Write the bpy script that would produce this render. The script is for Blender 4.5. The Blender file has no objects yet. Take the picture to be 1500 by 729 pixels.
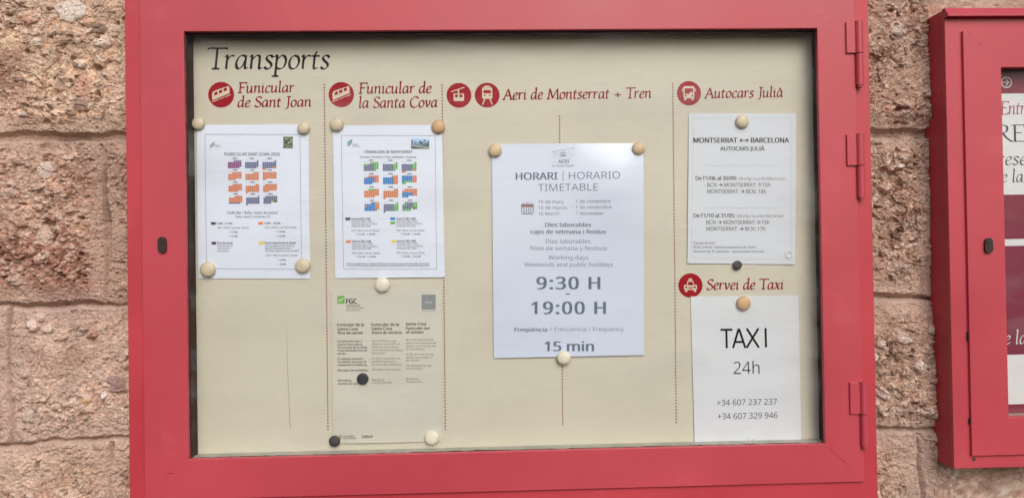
import bpy, math, random
import numpy as np
from mathutils import Vector, Matrix

scene = bpy.context.scene
col = scene.collection
random.seed(5)

# ------------------------------------------------------------------ camera
FPX = 1083.0                                   # focal length in photo pixels (photo is 1500 wide)
YAW, PITCH, ROLL = 0.0344, 0.0097, -0.0156
CAM = np.array([-0.0421, -1.4186, -0.0310])


def cam_axes():
    cy, sy = math.cos(YAW), math.sin(YAW)
    cp, sp = math.cos(PITCH), math.sin(PITCH)
    cr, sr = math.cos(ROLL), math.sin(ROLL)
    f = np.array([sy * cp, cy * cp, sp])
    r = np.array([cy, -sy, 0.0])
    u = np.cross(r, f)
    return r * cr + u * sr, -r * sr + u * cr, f


CR, CU, CF = cam_axes()


def P(px, py, y=0.0):
    """point of the plane at depth y that the photo shows at (px, py)"""
    d = CF + CR * (px - 750.0) / FPX - CU * (py - 364.5) / FPX
    t = (y - CAM[1]) / d[1]
    q = CAM + d * t
    return float(q[0]), float(q[2])


cd = bpy.data.cameras.new('camera')
cam = bpy.data.objects.new('camera', cd)
col.objects.link(cam)
cd.sensor_width = 36.0
cd.sensor_fit = 'HORIZONTAL'
cd.lens = FPX / 1500 * 36.0
cd.clip_start = 0.02
cd.clip_end = 200
cam.matrix_world = Matrix(((CR[0], CU[0], -CF[0], CAM[0]), (CR[1], CU[1], -CF[1], CAM[1]),
                           (CR[2], CU[2], -CF[2], CAM[2]), (0, 0, 0, 1)))
scene.camera = cam

# ------------------------------------------------------------------ light
SUN_EL, SUN_AZ = math.radians(38), math.radians(13)      # azimuth to the right of straight ahead of the wall
w = bpy.data.worlds.new('World')
scene.world = w
w.use_nodes = True
nt = w.node_tree
sky = nt.nodes.new('ShaderNodeTexSky')
sky.sky_type = 'NISHITA'
sky.sun_disc = False
sky.sun_elevation = SUN_EL
sky.sun_rotation = math.pi - SUN_AZ
sky.dust_density = 4.0
sky.air_density = 0.8
sky.ozone_density = 0.6
bg = nt.nodes['Background']
bg.inputs['Strength'].default_value = 0.13
nt.links.new(sky.outputs[0], bg.inputs[0])
sl = bpy.data.lights.new('sun', 'SUN')
sl.energy = 1.2
sl.angle = math.radians(42)
sl.color = (1.0, 0.99, 1.0)
so = bpy.data.objects.new('sun', sl)
col.objects.link(so)
dirv = Vector((math.sin(SUN_AZ) * math.cos(SUN_EL), -math.cos(SUN_AZ) * math.cos(SUN_EL), math.sin(SUN_EL)))
so.location = dirv * 6
so.rotation_euler = dirv.to_track_quat('Z', 'Y').to_euler()

scene.view_settings.view_transform = 'Standard'
scene.view_settings.look = 'None'
scene.view_settings.gamma = 1.0
scene.view_settings.exposure = 0.0
scene.cycles.max_bounces = 8
scene.render.filter_size = 1.0
scene.cycles.use_denoising = True
scene.cycles.denoising_input_passes = 'RGB_ALBEDO_NORMAL'
scene.cycles.denoising_prefilter = 'ACCURATE'
scene.cycles.use_adaptive_sampling = False
scene.cycles.sample_clamp_indirect = 4.0
scene.cycles.transparent_max_bounces = 12

# ------------------------------------------------------------------ materials


def lin(r, g, b):
    def f(c):
        c /= 255.0
        return c / 12.92 if c <= 0.04045 else ((c + 0.055) / 1.055) ** 2.4
    return (f(r), f(g), f(b), 1.0)


def base_mat(name, c, rough=0.6, spec=0.5, metal=0.0):
    m = bpy.data.materials.new(name)
    m.use_nodes = True
    b = m.node_tree.nodes['Principled BSDF']
    b.inputs['Base Color'].default_value = c if len(c) == 4 else (*c, 1)
    b.inputs['Roughness'].default_value = rough
    b.inputs['Specular IOR Level'].default_value = spec
    b.inputs['Metallic'].default_value = metal
    return m


def noisy(m, amount=0.08, scale=8.0, detail=4.0, bump=0.0, bscale=300.0, rough_var=0.0, stretch=None):
    """uneven colour, gloss and surface on a material"""
    t = m.node_tree
    b = t.nodes['Principled BSDF']
    c = list(b.inputs['Base Color'].default_value)
    tc = t.nodes.new('ShaderNodeTexCoord')
    src = tc.outputs['Object']
    if stretch:
        mp = t.nodes.new('ShaderNodeMapping')
        mp.inputs['Scale'].default_value = stretch
        t.links.new(src, mp.inputs[0])
        src = mp.outputs[0]
    n = t.nodes.new('ShaderNodeTexNoise')
    n.inputs['Scale'].default_value = scale
    n.inputs['Detail'].default_value = detail
    t.links.new(src, n.inputs['Vector'])
    mx = t.nodes.new('ShaderNodeMix')
    mx.data_type = 'RGBA'
    mx.inputs[6].default_value = [max(0, x * (1 - amount)) for x in c[:3]] + [1]
    mx.inputs[7].default_value = [min(1, x * (1 + amount)) for x in c[:3]] + [1]
    cr = t.nodes.new('ShaderNodeMapRange')
    cr.inputs[1].default_value = 0.3
    cr.inputs[2].default_value = 0.7
    t.links.new(n.outputs[0], cr.inputs[0])
    t.links.new(cr.outputs[0], mx.inputs[0])
    t.links.new(mx.outputs[2], b.inputs['Base Color'])
    if rough_var:
        r0 = b.inputs['Roughness'].default_value
        mr = t.nodes.new('ShaderNodeMapRange')
        mr.inputs[1].default_value = 0.3
        mr.inputs[2].default_value = 0.7
        mr.inputs[3].default_value = r0 - rough_var
        mr.inputs[4].default_value = r0 + rough_var
        t.links.new(n.outputs[0], mr.inputs[0])
        t.links.new(mr.outputs[0], b.inputs['Roughness'])
    if bump:
        n2 = t.nodes.new('ShaderNodeTexNoise')
        n2.inputs['Scale'].default_value = bscale
        n2.inputs['Detail'].default_value = 3
        t.links.new(tc.outputs['Object'], n2.inputs['Vector'])
        bp = t.nodes.new('ShaderNodeBump')
        bp.inputs['Strength'].default_value = bump
        bp.inputs['Distance'].default_value = 0.001
        t.links.new(n2.outputs[0], bp.inputs['Height'])
        t.links.new(bp.outputs[0], b.inputs['Normal'])
    return m


M = {}
M['red'] = noisy(base_mat('red_paint', (0.50, 0.060, 0.083), 0.42, 0.5), 0.085, 4.5, 7, 0.16, 200, 0.10)
M['red_dark'] = noisy(base_mat('red_paint_body', (0.50, 0.046, 0.064), 0.45, 0.5), 0.07, 6, 5, 0.12, 220, 0.08)


def scuffs(m, c, scale, lo, hi, amt):
    """sparse small chips and rubbed spots in a coat of paint"""
    t = m.node_tree
    b = t.nodes['Principled BSDF']
    src = b.inputs['Base Color'].links[0].from_socket
    tc = t.nodes.new('ShaderNodeTexCoord')
    n = t.nodes.new('ShaderNodeTexNoise')
    n.inputs['Scale'].default_value = scale
    n.inputs['Detail'].default_value = 6
    n.inputs['Roughness'].default_value = 0.65
    mr = t.nodes.new('ShaderNodeMapRange')
    mr.inputs[1].default_value, mr.inputs[2].default_value = lo, hi
    mr.inputs[4].default_value = amt
    mx = t.nodes.new('ShaderNodeMix')
    mx.data_type = 'RGBA'
    mx.inputs[7].default_value = (*c, 1)
    t.links.new(tc.outputs['Object'], n.inputs['Vector'])
    t.links.new(n.outputs[0], mr.inputs[0])
    t.links.new(mr.outputs[0], mx.inputs[0])
    t.links.new(src, mx.inputs[6])
    t.links.new(mx.outputs[2], b.inputs['Base Color'])


for k_ in ('red', 'red_dark'):
    scuffs(M[k_], (0.20, 0.020, 0.028), 46, 0.70, 0.76, 0.6)
    scuffs(M[k_], (0.56, 0.16, 0.17), 9, 0.60, 0.82, 0.35)
M['lining'] = noisy(base_mat('brown_lining', (0.060, 0.040, 0.031), 0.75, 0.2), 0.2, 20)
M['rubber'] = noisy(base_mat('black_gasket', (0.018, 0.014, 0.012), 0.7), 0.3, 60)
M['sill'] = noisy(base_mat('grey_sill', (0.36, 0.35, 0.29), 0.5), 0.15, 30)
M['board'] = noisy(base_mat('beige_board', (0.60, 0.565, 0.45), 0.5, 0.4), 0.04, 4, 5, 0.03, 150, 0.05)
scuffs(M['board'], (0.40, 0.36, 0.28), 60, 0.71, 0.77, 0.4)
scuffs(M['board'], (0.66, 0.63, 0.54), 6, 0.56, 0.8, 0.5)
M['board_icon'] = base_mat('beige_icon', (0.66, 0.56, 0.43), 0.5)
M['heading_red'] = base_mat('heading_red', (0.26, 0.006, 0.012), 0.5)
M['dot_red'] = base_mat('dot_red', (0.20, 0.002, 0.006), 0.6, 0.1)
M['disc_red'] = base_mat('icon_red', (0.33, 0.008, 0.018), 0.45)
M['black'] = base_mat('black_print', (0.010, 0.010, 0.011), 0.55)
M['ink'] = base_mat('ink', (0.030, 0.032, 0.038), 0.6)
M['ink_mid'] = base_mat('ink_grey', (0.13, 0.14, 0.16), 0.6)
M['ink_pale'] = base_mat('ink_pale', (0.36, 0.38, 0.42), 0.6)
M['slate_bold'] = base_mat('slate_bold', (0.14, 0.18, 0.24), 0.5)
M['slate_text'] = base_mat('slate_text', (0.165, 0.185, 0.23), 0.5)
M['slate_light'] = base_mat('slate_light', (0.30, 0.32, 0.37), 0.5)
M['paper_cool'] = noisy(base_mat('sleeved_paper', (0.73, 0.79, 0.90), 0.38, 0.5), 0.015, 6, 3, 0.0)  # sky reflection of the sleeve is put into this bluish base colour
M['paper_gloss'] = noisy(base_mat('laminated_paper', (0.63, 0.70, 0.83), 0.16, 0.6), 0.012, 6, 3, 0.0)  # bluish base also holds the sky mirrored in its sleeve
M['paper_white'] = noisy(base_mat('white_paper', (0.66, 0.685, 0.71), 0.55, 0.4), 0.015, 6, 3, 0.0)
M['paper_grey'] = noisy(base_mat('pale_paper', (0.645, 0.685, 0.73), 0.5, 0.4), 0.015, 6, 3, 0.0)
M['paper_beige'] = noisy(base_mat('translucent_paper', (0.60, 0.585, 0.50), 0.4, 0.4), 0.03, 12, 5, 0.15, 40)
M['cream'] = noisy(base_mat('cream_magnet', (0.61, 0.525, 0.37), 0.38), 0.10, 60, 4, 0.1, 300)
M['cream_pale'] = noisy(base_mat('ivory_magnet', (0.74, 0.69, 0.55), 0.38), 0.08, 60, 4, 0.1, 300)
M['tan'] = noisy(base_mat('tan_magnet', (0.58, 0.36, 0.19), 0.42), 0.12, 60, 4, 0.1, 300)
M['tan_pale'] = noisy(base_mat('pale_tan_magnet', (0.62, 0.46, 0.28), 0.42), 0.12, 60, 4, 0.1, 300)
M['magnet_black'] = noisy(base_mat('black_magnet', (0.028, 0.026, 0.028), 0.5), 0.2, 80)
M['lock'] = noisy(base_mat('dark_lock', (0.030, 0.020, 0.018), 0.4), 0.2, 200)
M['lock_core'] = base_mat('lock_core', (0.07, 0.06, 0.055), 0.35, metal=0.8)
M['screw'] = noisy(base_mat('tarnished_screw', (0.11, 0.09, 0.07), 0.5, metal=0.5), 0.2, 300)
M['scar'] = base_mat('weld_scar', (0.22, 0.020, 0.028), 0.6)
M['scratch'] = base_mat('scratch', (0.30, 0.26, 0.19), 0.7)
M['orange'] = base_mat('cell_orange', (0.80, 0.25, 0.09), 0.5)
M['slate'] = base_mat('cell_slate', (0.17, 0.19, 0.33), 0.5)
M['purple'] = base_mat('cell_purple', (0.30, 0.04, 0.25), 0.5)
M['green'] = base_mat('cell_green', (0.16, 0.55, 0.11), 0.5)
M['blue'] = base_mat('cell_blue', (0.02, 0.24, 0.66), 0.5)
M['yellow'] = base_mat('cell_yellow', (0.80, 0.65, 0.05), 0.5)
M['swatch_slate'] = base_mat('swatch_slate', (0.06, 0.065, 0.09), 0.5)
M['swatch_purple'] = base_mat('swatch_purple', (0.10, 0.03, 0.12), 0.5)
M['logo_green'] = base_mat('logo_green', (0.03, 0.28, 0.11), 0.5)
M['leaf_green'] = base_mat('leaf_green', (0.16, 0.40, 0.07), 0.5)
M['logo_grey'] = base_mat('logo_grey', (0.24, 0.26, 0.26), 0.5)
M['logo_pale'] = base_mat('logo_pale', (0.52, 0.55, 0.55), 0.5)
M['logo_white'] = base_mat('logo_white', (0.75, 0.75, 0.70), 0.5)
M['crest'] = base_mat('crest_red', (0.52, 0.13, 0.14), 0.5)
M['line'] = base_mat('rule_line', (0.36, 0.39, 0.46), 0.5)
M['line_pale'] = base_mat('rule_pale', (0.52, 0.55, 0.58), 0.5)
M['pic_cal'] = base_mat('calendar_brown', (0.30, 0.16, 0.14), 0.5)
M['watercolour'] = base_mat('wash_blue', (0.58, 0.66, 0.76), 0.4)
M['burgundy'] = noisy(base_mat('burgundy_print', (0.20, 0.020, 0.045), 0.45), 0.05, 10)
M['burgundy_pale'] = base_mat('burgundy_pale', (0.36, 0.075, 0.11), 0.45)
M['roman'] = base_mat('roman_grey', (0.075, 0.078, 0.085), 0.5)
M['poster'] = noisy(base_mat('poster_white', (0.70, 0.71, 0.70), 0.45), 0.02, 8)


def photo_mat(name, kind):
    m = base_mat(name, (0.1, 0.1, 0.1), 0.45)
    t = m.node_tree
    b = t.nodes['Principled BSDF']
    tc = t.nodes.new('ShaderNodeTexCoord')
    n = t.nodes.new('ShaderNodeTexNoise')
    n.inputs['Scale'].default_value = 260
    n.inputs['Detail'].default_value = 4
    n.inputs['Roughness'].default_value = 0.75
    t.links.new(tc.outputs['Object'], n.inputs['Vector'])
    r = t.nodes.new('ShaderNodeValToRGB')
    e = r.color_ramp.elements
    if kind == 'forest':
        e[0].position, e[0].color = 0.36, (0.012, 0.02, 0.008, 1)
        e[1].position, e[1].color = 0.66, (0.55, 0.58, 0.52, 1)
        k = e.new(0.52)
        k.color = (0.10, 0.13, 0.05, 1)
    else:
        e[0].position, e[0].color = 0.40, (0.015, 0.05, 0.13, 1)
        e[1].position, e[1].color = 0.62, (0.42, 0.56, 0.70, 1)
        k = e.new(0.5)
        k.color = (0.07, 0.16, 0.30, 1)
    t.links.new(n.outputs[0], r.inputs[0])
    t.links.new(r.outputs[0], b.inputs['Base Color'])
    return m


for k_ in ('black', 'ink', 'ink_mid', 'ink_pale', 'slate_bold', 'slate_text', 'slate_light', 'heading_red', 'disc_red', 'roman'):
    M[k_].node_tree.nodes['Principled BSDF'].inputs['Specular IOR Level'].default_value = 0.12
M['photo_forest'] = photo_mat('thumbnail_forest', 'forest')
M['photo_mountain'] = photo_mat('thumbnail_mountain', 'mountain')
M['photo_track'] = noisy(base_mat('thumbnail_track', (0.10, 0.13, 0.08), 0.5), 0.4, 200)
M['photo_sky'] = base_mat('thumbnail_sky', (0.45, 0.66, 0.85), 0.5)


def glass_mat():
    m = bpy.data.materials.new('window_glass')
    m.use_nodes = True
    t = m.node_tree
    for n in list(t.nodes):
        t.nodes.remove(n)
    out = t.nodes.new('ShaderNodeOutputMaterial')
    mix = t.nodes.new('ShaderNodeMixShader')
    tr = t.nodes.new('ShaderNodeBsdfTransparent')
    tr.inputs[0].default_value = (0.985, 0.995, 0.999, 1)
    gl = t.nodes.new('ShaderNodeBsdfGlossy')
    gl.inputs['Roughness'].default_value = 0.015
    lw_ = t.nodes.new('ShaderNodeLayerWeight')          # Schlick reflectance, the same on both faces
    lw_.inputs['Blend'].default_value = 0.5
    pw = t.nodes.new('ShaderNodeMath')
    pw.operation = 'POWER'
    pw.inputs[1].default_value = 5.0
    t.links.new(lw_.outputs['Facing'], pw.inputs[0])
    ma = t.nodes.new('ShaderNodeMath')
    ma.operation = 'MULTIPLY_ADD'
    ma.inputs[1].default_value = 0.9
    ma.inputs[2].default_value = 0.004
    t.links.new(pw.outputs[0], ma.inputs[0])
    t.links.new(ma.outputs[0], mix.inputs[0])
    t.links.new(tr.outputs[0], mix.inputs[1])
    t.links.new(gl.outputs[0], mix.inputs[2])
    # thin uneven film of dust, its pale streaks painted in for soft reflections
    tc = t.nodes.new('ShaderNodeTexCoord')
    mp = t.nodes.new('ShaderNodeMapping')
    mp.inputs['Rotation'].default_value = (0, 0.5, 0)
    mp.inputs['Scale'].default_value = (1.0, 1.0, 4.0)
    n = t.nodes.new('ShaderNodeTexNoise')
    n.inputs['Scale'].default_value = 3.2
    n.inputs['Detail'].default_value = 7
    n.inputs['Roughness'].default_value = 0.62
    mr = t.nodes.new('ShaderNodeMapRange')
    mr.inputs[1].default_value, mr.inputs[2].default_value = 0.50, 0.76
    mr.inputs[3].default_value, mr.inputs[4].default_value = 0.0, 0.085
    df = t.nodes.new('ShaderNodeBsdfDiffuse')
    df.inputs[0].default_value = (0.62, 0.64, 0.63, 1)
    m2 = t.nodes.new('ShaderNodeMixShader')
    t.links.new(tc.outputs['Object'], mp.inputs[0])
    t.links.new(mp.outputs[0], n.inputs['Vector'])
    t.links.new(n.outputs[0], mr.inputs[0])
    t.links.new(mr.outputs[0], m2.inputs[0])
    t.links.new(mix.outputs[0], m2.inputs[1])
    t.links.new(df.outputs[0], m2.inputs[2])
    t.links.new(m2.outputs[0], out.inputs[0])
    return m


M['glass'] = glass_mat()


def clear_mat():
    m = base_mat('clear_plastic', (0.86, 0.87, 0.86), 0.12, 0.6)
    m.node_tree.nodes['Principled BSDF'].inputs['Alpha'].default_value = 0.30
    return m


M['clear'] = clear_mat()

# ------------------------------------------------------------------ mesh helpers


class MB:
    def __init__(self):
        self.v, self.f, self.mi, self.sm, self.mats = [], [], [], [], []

    def slot(self, m):
        if m not in self.mats:
            self.mats.append(m)
        return self.mats.index(m)

    def face(self, pts, m, smooth=False):
        k = len(self.v)
        self.v += [tuple(p) for p in pts]
        self.f.append(tuple(range(k, k + len(pts))))
        self.mi.append(self.slot(m))
        self.sm.append(smooth)

    def add(self, verts, faces, m, smooth=False):
        k = len(self.v)
        self.v += [tuple(p) for p in verts]
        s = self.slot(m)
        for f in faces:
            self.f.append(tuple(i + k for i in f))
            self.mi.append(s)
            self.sm.append(smooth)

    def box(self, x0, x1, y0, y1, z0, z1, m):
        v = [(x, y, z) for x in (x0, x1) for y in (y0, y1) for z in (z0, z1)]
        f = [(0, 1, 3, 2), (4, 6, 7, 5), (0, 4, 5, 1), (2, 3, 7, 6), (0, 2, 6, 4), (1, 5, 7, 3)]
        self.add(v, f, m)

    def ring(self, o, i, y0, y1, m):
        """rectangular ring; o and i are (x0, x1, z0, z1); mitred quads, front at y0"""
        def c(r, y):
            return [(r[0], y, r[2]), (r[1], y, r[2]), (r[1], y, r[3]), (r[0], y, r[3])]
        v = c(o, y0) + c(i, y0) + c(o, y1) + c(i, y1)
        f = []
        for k in range(4):
            n = (k + 1) % 4
            f.append((k, n, 4 + n, 4 + k))
            f.append((8 + k, 12 + k, 12 + n, 8 + n))
            f.append((k, 8 + k, 8 + n, n))
            f.append((4 + k, 4 + n, 12 + n, 12 + k))
        self.add(v, f, m)

    def prism(self, poly, y0, y1, m, smooth=False):
        """poly of (x, z), counter-clockwise seen from the front"""
        n = len(poly)
        v = [(x, y0, z) for x, z in poly] + [(x, y1, z) for x, z in poly]
        self.add(v, [tuple(range(n)), tuple(range(2 * n - 1, n - 1, -1))], m)
        self.add(v, [(i, i + n, (i + 1) % n + n, (i + 1) % n) for i in range(n)], m, smooth)

    def cyl(self, a, b, r, m, n=20):
        a, b = Vector(a), Vector(b)
        q = (b - a).to_track_quat('Z', 'Y')
        ring = [q @ Vector((r * math.cos(2 * math.pi * i / n), r * math.sin(2 * math.pi * i / n), 0)) for i in range(n)]
        v = [a + p for p in ring] + [b + p for p in ring]
        self.add(v, [(i, (i + 1) % n, n + (i + 1) % n, n + i) for i in range(n)], m, True)
        self.add(v, [tuple(range(n - 1, -1, -1)), tuple(range(n, 2 * n))], m)

    def lathe(self, c, prof, m, n=40):
        """profile of (r, y) from the rim at the back to the tip at the front, about the y axis"""
        v, f = [], []
        for r, y in prof:
            for i in range(n):
                a = 2 * math.pi * i / n
                v.append((c[0] + r * math.cos(a), c[1] + y, c[2] + r * math.sin(a)))
        for k in range(len(prof) - 1):
            for i in range(n):
                j = (i + 1) % n
                f.append((k * n + i, k * n + j, (k + 1) * n + j, (k + 1) * n + i))
        f.append(tuple((len(prof) - 1) * n + i for i in range(n)))
        self.add(v, f, m, True)

    def build(self, name, parent=None, origin=None, bevel=0.0, segs=2):
        o0 = Vector(origin) if origin is not None else Vector((0, 0, 0))
        if parent is not None and origin is None:
            p = parent
            while p is not None:
                o0 += p.location
                p = p.parent
        me = bpy.data.meshes.new(name)
        me.from_pydata([(a - o0.x, b - o0.y, c - o0.z) for a, b, c in self.v], [], self.f)
        for m in self.mats:
            me.materials.append(m)
        me.polygons.foreach_set('material_index', self.mi)
        me.polygons.foreach_set('use_smooth', self.sm)
        me.update()
        ob = bpy.data.objects.new(name, me)
        col.objects.link(ob)
        if parent is not None:
            ob.parent = parent
        else:
            ob.location = o0
        if bevel:
            b = ob.modifiers.new('bevel', 'BEVEL')
            b.width = bevel
            b.segments = segs
            b.limit_method = 'ANGLE'
            b.angle_limit = math.radians(40)
            b.harden_normals = False
        return ob


def tag(o, label, cat, group=None, kind=None):
    if label:
        o['label'] = label
    if cat:
        o['category'] = cat
    if group:
        o['group'] = group
    if kind:
        o['kind'] = kind
    return o


def empty(name, loc, label, cat, group=None):
    o = bpy.data.objects.new(name, None)
    o.empty_display_size = 0.05
    o.location = loc
    col.objects.link(o)
    return tag(o, label, cat, group)


# ------------------------------------------------------------------ printing helpers
# every printed mark is a thin layer of real ink mesh lying on its own sheet or board
_tc = bpy.data.curves.new('type_setter', 'FONT')


def _font(fn):                                  # sans faces that ship inside Blender; its built-in face otherwise
    try:
        return bpy.data.fonts.load(bpy.utils.system_resource('DATAFILES', path='fonts') + '/' + fn)
    except Exception:
        return _tc.font


SANS, SYMB = _font('NotoSansHebrew-Regular.woff2'), _font('Noto Sans CJK Regular.woff2')
_to = bpy.data.objects.new('type_setter', _tc)
col.objects.link(_to)
_cache = {}


def glyphs(s, weight=0.0, spacing=1.0):
    key = (s, weight, spacing)
    if key not in _cache:
        _tc.body = s
        _tc.font = SYMB if any(c in s for c in '↑↓') else SANS
        _tc.size = 1.0
        _tc.offset = weight
        _tc.space_character = spacing
        _tc.resolution_u = 4
        bpy.context.view_layer.update()
        ev = _to.evaluated_get(bpy.context.evaluated_depsgraph_get())
        me = ev.to_mesh()
        v = np.array([p.co[:2] for p in me.vertices]) if len(me.vertices) else np.zeros((0, 2))
        f = [tuple(p.vertices) for p in me.polygons]
        ev.to_mesh_clear()
        _cache[key] = (v, f)
    return _cache[key]


CAPH = glyphs('H')[0][:, 1].max()
SCAP = max(glyphs('↑0')[0][:, 1].max(), 1e-3)


class Surf:
    """a flat or gently curled surface on which things are printed"""

    def __init__(self, depth, off=None):
        self.depth = depth
        self.off = off or (lambda x, z: 0.0)

    def y(self, x, z, lift=0.0003):
        return self.depth - self.off(x, z) - lift

    def p3(self, x, z, lift=0.0003):
        return (x, self.y(x, z, lift), z)

    def px(self, px, py, lift=0.0003):
        x, z = P(px, py, self.depth)
        return self.p3(x, z, lift)


def text(mb, sf, s, a, b, h, m, weight=0.0, shear=0.0, lift=0.0003, spacing=1.0):
    """one line of lettering from baseline point a to baseline point b (photo px), capitals h px high"""
    v, f = glyphs(s, min(weight, 0.0) * .35, spacing)
    if weight > 0.003 and not lift > 0.0011:       # heavier type: overprinted with small shifts
        n_ = 2 if weight < .03 else 3
        v = np.concatenate([v + [dx * weight, dy * weight * .5] for dx in np.linspace(-1, 1, n_ + 1) for dy in ((-1, 1) if n_ == 3 else (0,))])
        nc = len(v) // len(glyphs(s, 0.0, spacing)[0])
        n0 = len(glyphs(s, 0.0, spacing)[0])
        f = [tuple(i + c * n0 for i in q) for c in range(nc) for q in f]
    else:
        nc, n0 = 1, len(v)
    if not len(v):
        return
    ax, az = P(a[0], a[1], sf.depth)
    bx, bz = P(b[0], b[1], sf.depth)
    d = np.array([bx - ax, bz - az])
    L = np.hypot(*d)
    d /= L
    n = np.array([-d[1], d[0]])
    hm = h * (sf.depth - CAM[1]) / FPX
    cap = SCAP if any(c in s for c in '↑↓') else CAPH
    x0, x1 = v[:, 0].min(), v[:, 0].max()
    out = []
    for i_, (x, y) in enumerate(v):
        u = (x - x0) / (x1 - x0) * L
        t = y / cap * hm
        u += shear * t
        q = np.array([ax, az]) + d * u + n * t
        out.append(sf.p3(q[0], q[1], lift + (i_ // n0) * 0.00003))
    mb.add(out, f, m)


def quad(mb, sf, x0, y0, x1, y1, m, lift=0.0003, sk=0.0):
    """filled rectangle between two photo-pixel corners"""
    mb.face([sf.px(x0, y1, lift), sf.px(x1, y1, lift), sf.px(x1 + sk, y0, lift), sf.px(x0 + sk, y0, lift)], m)


def stroke(mb, sf, a, b, wpx, m, lift=0.0003, nseg=1):
    ax, az = P(a[0], a[1], sf.depth)
    bx, bz = P(b[0], b[1], sf.depth)
    d = np.array([bx - ax, bz - az])
    L = np.hypot(*d)
    n = np.array([-d[1], d[0]]) / L * (wpx * 0.5 * (sf.depth - CAM[1]) / FPX)
    for k in range(nseg):
        p = np.array([ax, az]) + d * k / nseg
        q = np.array([ax, az]) + d * (k + 1) / nseg
        mb.face([sf.p3(*(p - n), lift), sf.p3(*(q - n), lift), sf.p3(*(q + n), lift), sf.p3(*(p + n), lift)], m)


def arrow(mb, sf, x0, x1, y, wpx, m, both=False):
    stroke(mb, sf, (x0, y), (x1, y), wpx, m)
    hd = 2.6
    stroke(mb, sf, (x1 - hd, y - hd), (x1 + .2, y + .2), wpx, m, 0.00036)
    stroke(mb, sf, (x1 - hd, y + hd), (x1 + .2, y - .2), wpx, m, 0.00042)
    if both:
        stroke(mb, sf, (x0 + hd, y - hd), (x0 - .2, y + .2), wpx, m, 0.00036)
        stroke(mb, sf, (x0 + hd, y + hd), (x0 - .2, y - .2), wpx, m, 0.00042)


def disc(mb, sf, cx, cy, r, m, lift=0.0003, n=40):
    k = (sf.depth - CAM[1]) / FPX
    x, z = P(cx, cy, sf.depth)
    mb.face([sf.p3(x + r * k * math.cos(2 * math.pi * i / n), z + r * k * math.sin(2 * math.pi * i / n), lift) for i in range(n)], m)


def shape(mb, sf, cx, cy, r, pts, m, lift):
    """polygon in units of an icon disc's radius, y up"""
    k = (sf.depth - CAM[1]) / FPX * r
    x, z = P(cx, cy, sf.depth)
    area = sum(a[0] * b[1] - b[0] * a[1] for a, b in zip(pts, pts[1:] + pts[:1]))
    if area < 0:
        pts = pts[::-1]
    mb.face([sf.p3(x + a * k, z + b * k, lift) for a, b in pts], m)


def rr(x0, z0, x1, z1, r=0.08):
    out = []
    for cx, cz, a0 in ((x1 - r, z0 + r, -90), (x1 - r, z1 - r, 0), (x0 + r, z1 - r, 90), (x0 + r, z0 + r, 180)):
        for k in range(4):
            a = math.radians(a0 + 30 * k)
            out.append((cx + r * math.cos(a), cz + r * math.sin(a)))
    return out


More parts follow.
